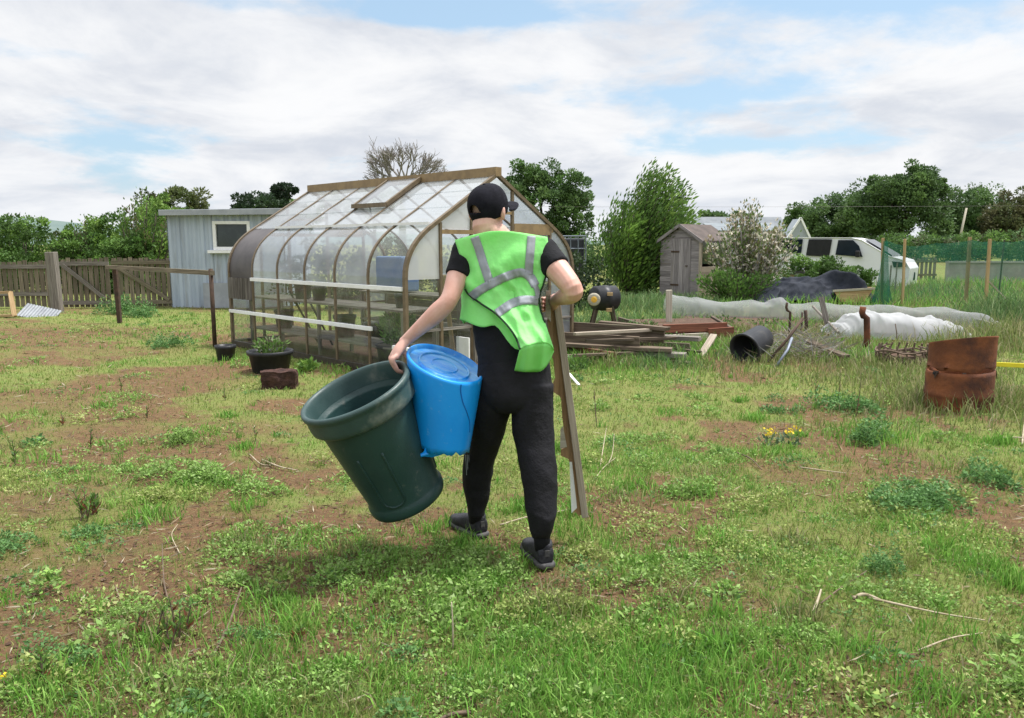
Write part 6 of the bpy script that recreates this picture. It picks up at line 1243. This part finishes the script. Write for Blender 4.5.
for px, py, r, h, n, lf, pl in [(182, 442, .17, .13, 420, .036, 0), (195, 482, .30, .14, 900, .036, 0), (160, 500, .2, .08, 350, .034, 2), (250, 490, .2, .08, 320, .034, 0), (285, 545, .3, .06, 500, .032, 0), (470, 580, .24, .10, 700, .030, 0), (430, 600, .2, .06, 380, .028, 0), (560, 605, .22, .07, 420, .028, 2), (690, 490, .22, .09, 400, .034, 0), (640, 440, .3, .05, 350, .035, 0), (895, 500, .28, .12, 620, .036, 1), (940, 498, .2, .10, 380, .036, 1), (870, 512, .22, .05, 280, .034, 2), (870, 440, .20, .2, 460, .04, 1), (985, 480, .2, .14, 260, .045, 1), (875, 570, .12, .12, 300, .024, 1), (810, 650, .16, .05, 260, .024, 0),
        (580, 560, .12, .06, 300, .026, 2), (120, 315, .45, .36, 700, .07, 1), (140, 318, .3, .32, 420, .07, 1), (163, 347, .30, .2, 420, .05, 1), (833, 408, .35, .16, 500, .05, 1), (778, 412, .16, .07, 120, .045, 1), (760, 640, .14, .05, 200, .024, 0), (960, 540, .3, .04, 400, .03, 2), (930, 590, .25, .05, 350, .028, 0), (1000, 690, .15, .08, 260, .03, 0), (720, 460, .3, .06, 300, .034, 0), (735, 500, .25, .05, 260, .032, 2), (390, 565, .2, .05, 300, .028, 0), (330, 580, .2, .06, 320, .028, 0), (240, 590, .18, .06, 300, .028, 0), (520, 640, .16, .05, 260, .024, 0), (610, 640, .15, .07, 260, .024, 2), (90, 540, .22, .05, 280, .03, 1), (20, 545, .2, .06, 240, .03, 1), (20, 480, .3, .05, 260, .034, 2), (330, 690, .14, .06, 260, .022, 0), (200, 690, .16, .06, 280, .022, 0), (270, 700, .14, .07, 260, .022, 0), (120, 620, .16, .07, 300, .024, 0), (60, 660, .14, .06, 240, .024, 1), (430, 690, .15, .05, 220, .022, 0), (20, 700, .1, .05, 160, .022, 0), (800, 565, .2, .05, 260, .026, 2), (360, 480, .2, .05, 220, .03, 0), (250, 640, .12, .05, 180, .022, 1), (700, 575, .2, .06, 320, .026, 0), (740, 545, .2, .05, 260, .028, 2), (380, 420, .3, .06, 300, .036, 0), (120, 470, .2, .05, 220, .034, 0), (560, 500, .25, .05, 260, .03, 0), (640, 520, .22, .05, 240, .03, 2)]:
    g = G(px, py)
    for q in range(6): aa_ = random.uniform(0, 6.28); qq = r * random.uniform(.2, .95) if q else 0; clump(g.x + qq * math.cos(aa_) * 1.25, g.y + qq * math.sin(aa_), r * random.uniform(.3, .6), h * random.uniform(.6, 1.35), int(n * .5), lf * .66, (PW, PDK, PY)[pl])
x, y, d = scatter(4900, 1.8, 20, R(55)); l = lush_mask(x, y); s = soil_mask(x, y)
for i in range(len(x)):
    if RNG.uniform() < .16 + .75 * l[i] - .1 * s[i]: clump(x[i], y[i], RNG.uniform(.04, .16) * (1 + d[i] * .05), RNG.uniform(.015, .05), int(RNG.integers(18, 90)), RNG.uniform(.009, .017) * (1 + d[i] * .07), (PW, PW, PY, PDK)[RNG.integers(0, 4)])
# taller leafy mounds in drifts
x, y, d = scatter(800, 1.9, 16, R(54)); l = lush_mask(x, y); nn = fbm(x * .7, y * .7, 77, 3)
for i in range(len(x)):
    if RNG.uniform() < .06 + .5 * l[i] * (1 - .8 * soil_mask(x[i:i+1], y[i:i+1])[0]) + (.3 if nn[i] > .58 else 0): clump(x[i], y[i], RNG.uniform(.05, .15) * (1 + d[i] * .05), RNG.uniform(.05, .13), int(RNG.integers(70, 170)), RNG.uniform(.016, .027) * (1 + d[i] * .05), (PW, PW, PDK, PY)[RNG.integers(0, 4)])
C, D, S, K = (np.concatenate(q) for q in (C, D, S, K)); ok = (np.hypot(C[:, 0], C[:, 1]) > 1.5) & (np.hypot(C[:, 0] - hl.x + .05, C[:, 1] - hl.y) > .17) & (np.hypot(C[:, 0] - hr.x, C[:, 1] - hr.y) > .15); o = leaves('weeds', C[ok], D[ok], S[ok], .5, K[ok], M['leaf']); o['kind'] = 'stuff'; o['label'] = 'broad leaved weeds creeping over the grass in bright patches'; o['category'] = 'weeds'
# dry stalks, straw and crumbs on the bare patches
n = 15000; x, y, d = scatter(n, 1.9, 16, R(42)); s = soil_mask(x, y); ok = RNG.uniform(0, 1, n) < .28 + s * .75; x, y, d = x[ok], y[ok], d[ok]; n = len(x); a = RNG.uniform(0, 2 * np.pi, n); D = np.stack([np.cos(a), np.sin(a), RNG.uniform(-.05, .35, n)], 1); K = np.array([(.33, .27, .17), (.24, .17, .10), (.15, .095, .06), (.42, .37, .26)])[RNG.integers(0, 4, n)] * RNG.uniform(.6, 1.2, (n, 1))
o = leaves('straw_litter', up3(x, y, .006), D, RNG.uniform(.02, .085, n) * (1 + d * .04), .07 * (1 + d * .05), K, M['leaf'], None, .1); o['kind'] = 'stuff'; o['label'] = 'dry straw and dead stalks scattered over the bare soil'; o['category'] = 'litter'
n = 9000; x, y, d = scatter(n, 1.9, 12, R(42)); s = soil_mask(x, y); ok = RNG.uniform(0, 1, n) < s; x, y, d = x[ok], y[ok], d[ok]; n = len(x); r = RNG.uniform(.003, .013, n)[:, None]; c0 = up3(x, y, 0) + np.array([0, 0, 1]) * r * .4; dirs = np.array([(1, 0, 0), (0, 1, 0), (-1, 0, 0), (0, -1, 0), (0, 0, .7)]); vv = (c0[:, None] + dirs[None] * r[:, None] * RNG.uniform(.6, 1.3, (n, 5, 1))).reshape(-1, 3); b = (np.arange(n) * 5)[:, None]; tt = np.concatenate([b + [0, 1, 4], b + [1, 2, 4], b + [2, 3, 4], b + [3, 0, 4]]); kk = np.repeat(np.array([(.17, .095, .06), (.11, .065, .042), (.22, .15, .10)])[RNG.integers(0, 3, n)] * RNG.uniform(.7, 1.25, (n, 1)), 5, 0)
o = np_mesh('soil_crumbs', vv, tt, kk, M['grass']); o['kind'] = 'stuff'; o['label'] = 'crumbs of reddish soil on the bare patches'; o['category'] = 'soil'
# upright dock and willowherb stalks
def stalk(px, py, h, n, lab, red=.5, lean=.12, wl=.035, pal=None, nst=1, sp=.02):
    g = onG(px, py); root = thing('weed_stalk', lab, 'weed', g); st = MB(); C, D, S, K = [], [], [], []
    for k in range(nst):
        b = g + V(random.uniform(-sp, sp), random.uniform(-sp, sp), -.01); t = b + V(random.uniform(-lean, lean) * h, random.uniform(-lean, lean) * h, h * random.uniform(.7, 1)); m = b.lerp(t, .5) + V(random.uniform(-.01, .01), 0, 0); st.tube([b, m, t], [.005, .004, .002], 5)
        for j in range(n):
            s = random.uniform(.12, 1); p = b.lerp(m, s * 2) if s < .5 else m.lerp(t, s * 2 - 1); a = random.uniform(0, 6.28); C.append(p); D.append((math.cos(a) * .7, math.sin(a) * .7, .9)); S.append(wl * random.uniform(.6, 1.3) * (1.2 - s * .5)); r_ = random.random() < red * (1 - s); K.append(np.array((.24, .09, .05) if r_ else random.choice(pal or [(.13, .24, .05), (.17, .28, .06), (.10, .19, .045)])) * random.uniform(.7, 1.3))
    st.build('stem', M['twig'], root); leaves('leaves', np.array(C), np.array(D), np.array(S), .3, np.array(K), M['leaf'], root); return root
for a in [(90, 448, .22, 20, 'lone dark reddish weed stalk upright on the left of the field', .9), (148, 418, .16, 24, 'slim green weed stalk above the big bright clump at left', .3), (123, 392, .2, 22, 'thin dark weed stalk far up the left side of the field', .6), (60, 425, .14, 18, 'small reddish weed stalk left of the lone dark stalk', .8), (97, 520, .17, 14, 'broad red based weed with several stalks at the left edge of the bare patch', .6, .35, .05, None, 6, .09), (80, 520, .2, 26, 'leaning green weed stalk left of the red based weed', .3, .5, .045), (172, 645, .17, 13, 'bushy green weed stalks on the bare patch at lower left', .35, .2, .04, None, 7, .07), (140, 640, .13, 14, 'pair of red tinged weed stalks left of the bushy stalks', .7, .15, .035, None, 2, .02), (45, 690, .16, 30, 'tall green weed stalk near the lower left corner', .35, .1, .04, None, 2, .02), (168, 690, .10, 24, 'small green weed stalk below the bushy stalks at lower left', .3, .2, .035), (15, 465, .2, 24, 'green weed stalk cut close to the left edge of the field', .2, .1, .05), (225, 400, .16, 20, 'thin pale weed stalk before the brown block', .2), (258, 440, .14, 18, 'thin weed stalk right of the first bright clump', .3), (855, 416, .42, 16, 'tall dark dock stalk before the rusty drum, right one of the pair', .5, .06, .03), (838, 400, .40, 16, 'tall dark dock stalk before the rusty drum, left one of the pair', .5, .06, .03), (816, 402, .34, 12, 'thin dark stalk left of the tall dock stalks', .5, .06, .03), (302, 640, .06, 24, 'small red leaved weed on the soil left of the dry upright stem', 1.0, .6, .03, None, 3, .03), (598, 428, .36, 10, 'faint tall grass stalk right of the carried plank', .2, .1, .03, [(.2, .19, .1)])]: stalk(*a)
for px, py, lab in ((790, 446, 'taller yellow flowering wild plant beside the small bare patch'), (770, 446, 'lower yellow flowering wild plant left of the taller one'), (6, 690, 'single yellow flower in the lower left corner')):
    g = onG(px, py); r_ = thing('yellow_flower', lab, 'flower', g); h = .12 if px > 20 else .04; tuft('leaves', g, .08 if px > 20 else .03, h * .7, 40, .05 if px > 20 else .02, [(.09, .14, .08), (.12, .18, .09)], r_, .35); n = 26 if px > 20 else 12; cc = np.array(g) + np.stack([RNG.normal(0, .022 if px > 20 else .006, n), RNG.normal(0, .02 if px > 20 else .006, n), h + RNG.uniform(-.03, .025, n) * (1 if px > 20 else .2)], 1); leaves('petals', cc, rand_unit(n) + [0, -.2, .6], RNG.uniform(.016, .026, n) * (1 if px > 20 else .7), .8, np.array([.75, .58, .03]) * RNG.uniform(.8, 1.1, (n, 1)), M['petal'], r_)
# sticks
def stick(pts, r, mt, lab, name='dead_stem'):
    q = [(onG(px, py) + V(0, 0, dz)) for px, py, dz in pts]; m = MB(); m.tube(catm(q, 5), [r * (1 - .5 * i / (len(catm(q, 5)) - 1)) for i in range(len(catm(q, 5)))], 6); return tag(m.build(name, M[mt], None, True), lab, 'stem')
stick([(453, 648, -.01), (453, 648, .10), (452, 646, .19)], .004, 'straw', 'dry pale stem standing upright in the foreground grass')
stick([(212, 662, .005), (228, 636, .02), (238, 612, .05), (242, 600, .06)], .006, 'twig', 'bent brown twig lying across the bare patch at lower left', 'twig')
stick([(168, 602, .01), (164, 583, .02), (163, 556, .06)], .004, 'twig', 'slim curved twig on the soil left of the bent brown twig', 'twig')
stick([(868, 605, .02), (900, 611, .02), (940, 617, .015), (985, 622, .01)], .006, 'straw', 'long pale dry stem lying on the grass at lower right')
stick([(852, 604, .02), (864, 604, .03), (880, 607, .02)], .010, 'straw', 'short thick pale stub at the left end of the long dry stem')
stick([(918, 656, .01), (950, 648, .03), (982, 638, .02)], .004, 'straw', 'thin pale stem lying near the lower right corner')
stick([(820, 612, .02), (840, 598, .03), (866, 582, .05)], .004, 'twig', 'thin dark twig slanting up left of the long dry stem', 'twig')
stick([(812, 622, .01), (818, 610, .04), (820, 606, .06)], .007, 'straw', 'stubby cut stem sticking up at lower right')
stick([(735, 452, .01), (750, 462, .03), (762, 470, .02)], .006, 'twig', 'dark twig on the small bare patch below the yellow flowers', 'twig')
stick([(800, 470, .02), (822, 472, .02), (846, 476, .02)], .006, 'straw', 'pale dry stem on the small bare patch right of the dark twig')
stick([(600, 470, .01), (604, 452, .08), (606, 446, .14)], .004, 'straw', 'white dry stalk standing beside the carried plank, tallest of three'); stick([(606, 468, .01), (612, 462, .06), (614, 447, .10)], .0035, 'straw', 'white dry stalk beside the carried plank, forked right'); stick([(594, 480, .005), (604, 470, .02), (616, 462, .04)], .004, 'straw', 'white dry stalk lying slantwise beside the carried plank')
stick([(500, 529, .02), (530, 522, .03), (560, 514, .02), (580, 511, .02)], .005, 'straw', 'long dry stem lying behind the feet of the man')
stick([(180, 556, .01), (172, 540, .02), (178, 530, .03)], .003, 'straw', 'small pale stem on the soil at left')
stick([(262, 462, .02), (280, 470, .02), (296, 472, .02)], .006, 'straw', 'pale dry stem on the bare patch left of the green bin, upper one'); stick([(250, 458, .02), (262, 468, .03), (276, 468, .02)], .005, 'straw', 'short pale stem on the bare patch left of the green bin, lower one')
stick([(470, 712, .01), (450, 718, .02), (430, 728, .02)], .008, 'twig', 'brown twig cut by the bottom edge of the photo', 'twig')
stick([(1000, 440, .02), (1016, 442, .03), (1040, 444, .03)], .008, 'straw', 'bleached stick lying near the right edge of the photo'); stick([(1022, 446, .01), (1023, 436, .06), (1024, 430, .09)], .008, 'straw', 'bleached stick standing at the right edge of the photo')
stick([(270, 690, .01), (282, 684, .02), (296, 686, .02)], .0045, 'straw', 'tiny split pale stem on the soil at lower left')
# dead stalk heap among the junk
C, D, S, K = [], [], [], []
n = 700; g = G(800, 358); xx = g.x + RNG.normal(0, .42, n); yy = g.y + RNG.normal(0, .3, n); hh = RNG.uniform(0, .32, n) * np.exp(-((xx - g.x) / .5) ** 2); aa = RNG.uniform(0, 2 * np.pi, n); o = leaves('dead_stalks', np.stack([xx, yy, hh], 1), np.stack([np.cos(aa), np.sin(aa) * .6, RNG.uniform(-.3, .9, n)], 1), RNG.uniform(.15, .45, n), .035, np.array([(.30, .26, .19), (.20, .17, .13), (.26, .26, .24)])[RNG.integers(0, 3, n)] * RNG.uniform(.6, 1.2, (n, 1)), M['leaf'], None, .05); o['kind'] = 'stuff'; o['label'] = 'tangle of dead grey stalks beside the tipped black tub'; o['category'] = 'stalks'
# low growth in and round the beds
for px, py, r, h, n, lf, lab in ((720, 326, .35, .22, 260, .06, 'leafy seedling clump under the left part of the grey mesh'), (770, 328, .4, .2, 300, .06, 'leafy seedling clump under the middle of the grey mesh'), (640, 336, .3, .3, 300, .06, 'rank green weed growing over the right end of the timber stack'), (676, 345, .2, .2, 200, .05, 'weed clump in the front corner of the reddish raised bed'), (575, 372, .2, .22, 220, .06, 'dark leafy weed at the left foot of the timber stack'), (700, 338, .25, .2, 200, .05, 'weed tuft growing between the raised bed boards')):
    g = onG(px, py); weed(g, r, h, n, lf, GR_M + GR_D[:2], lab)
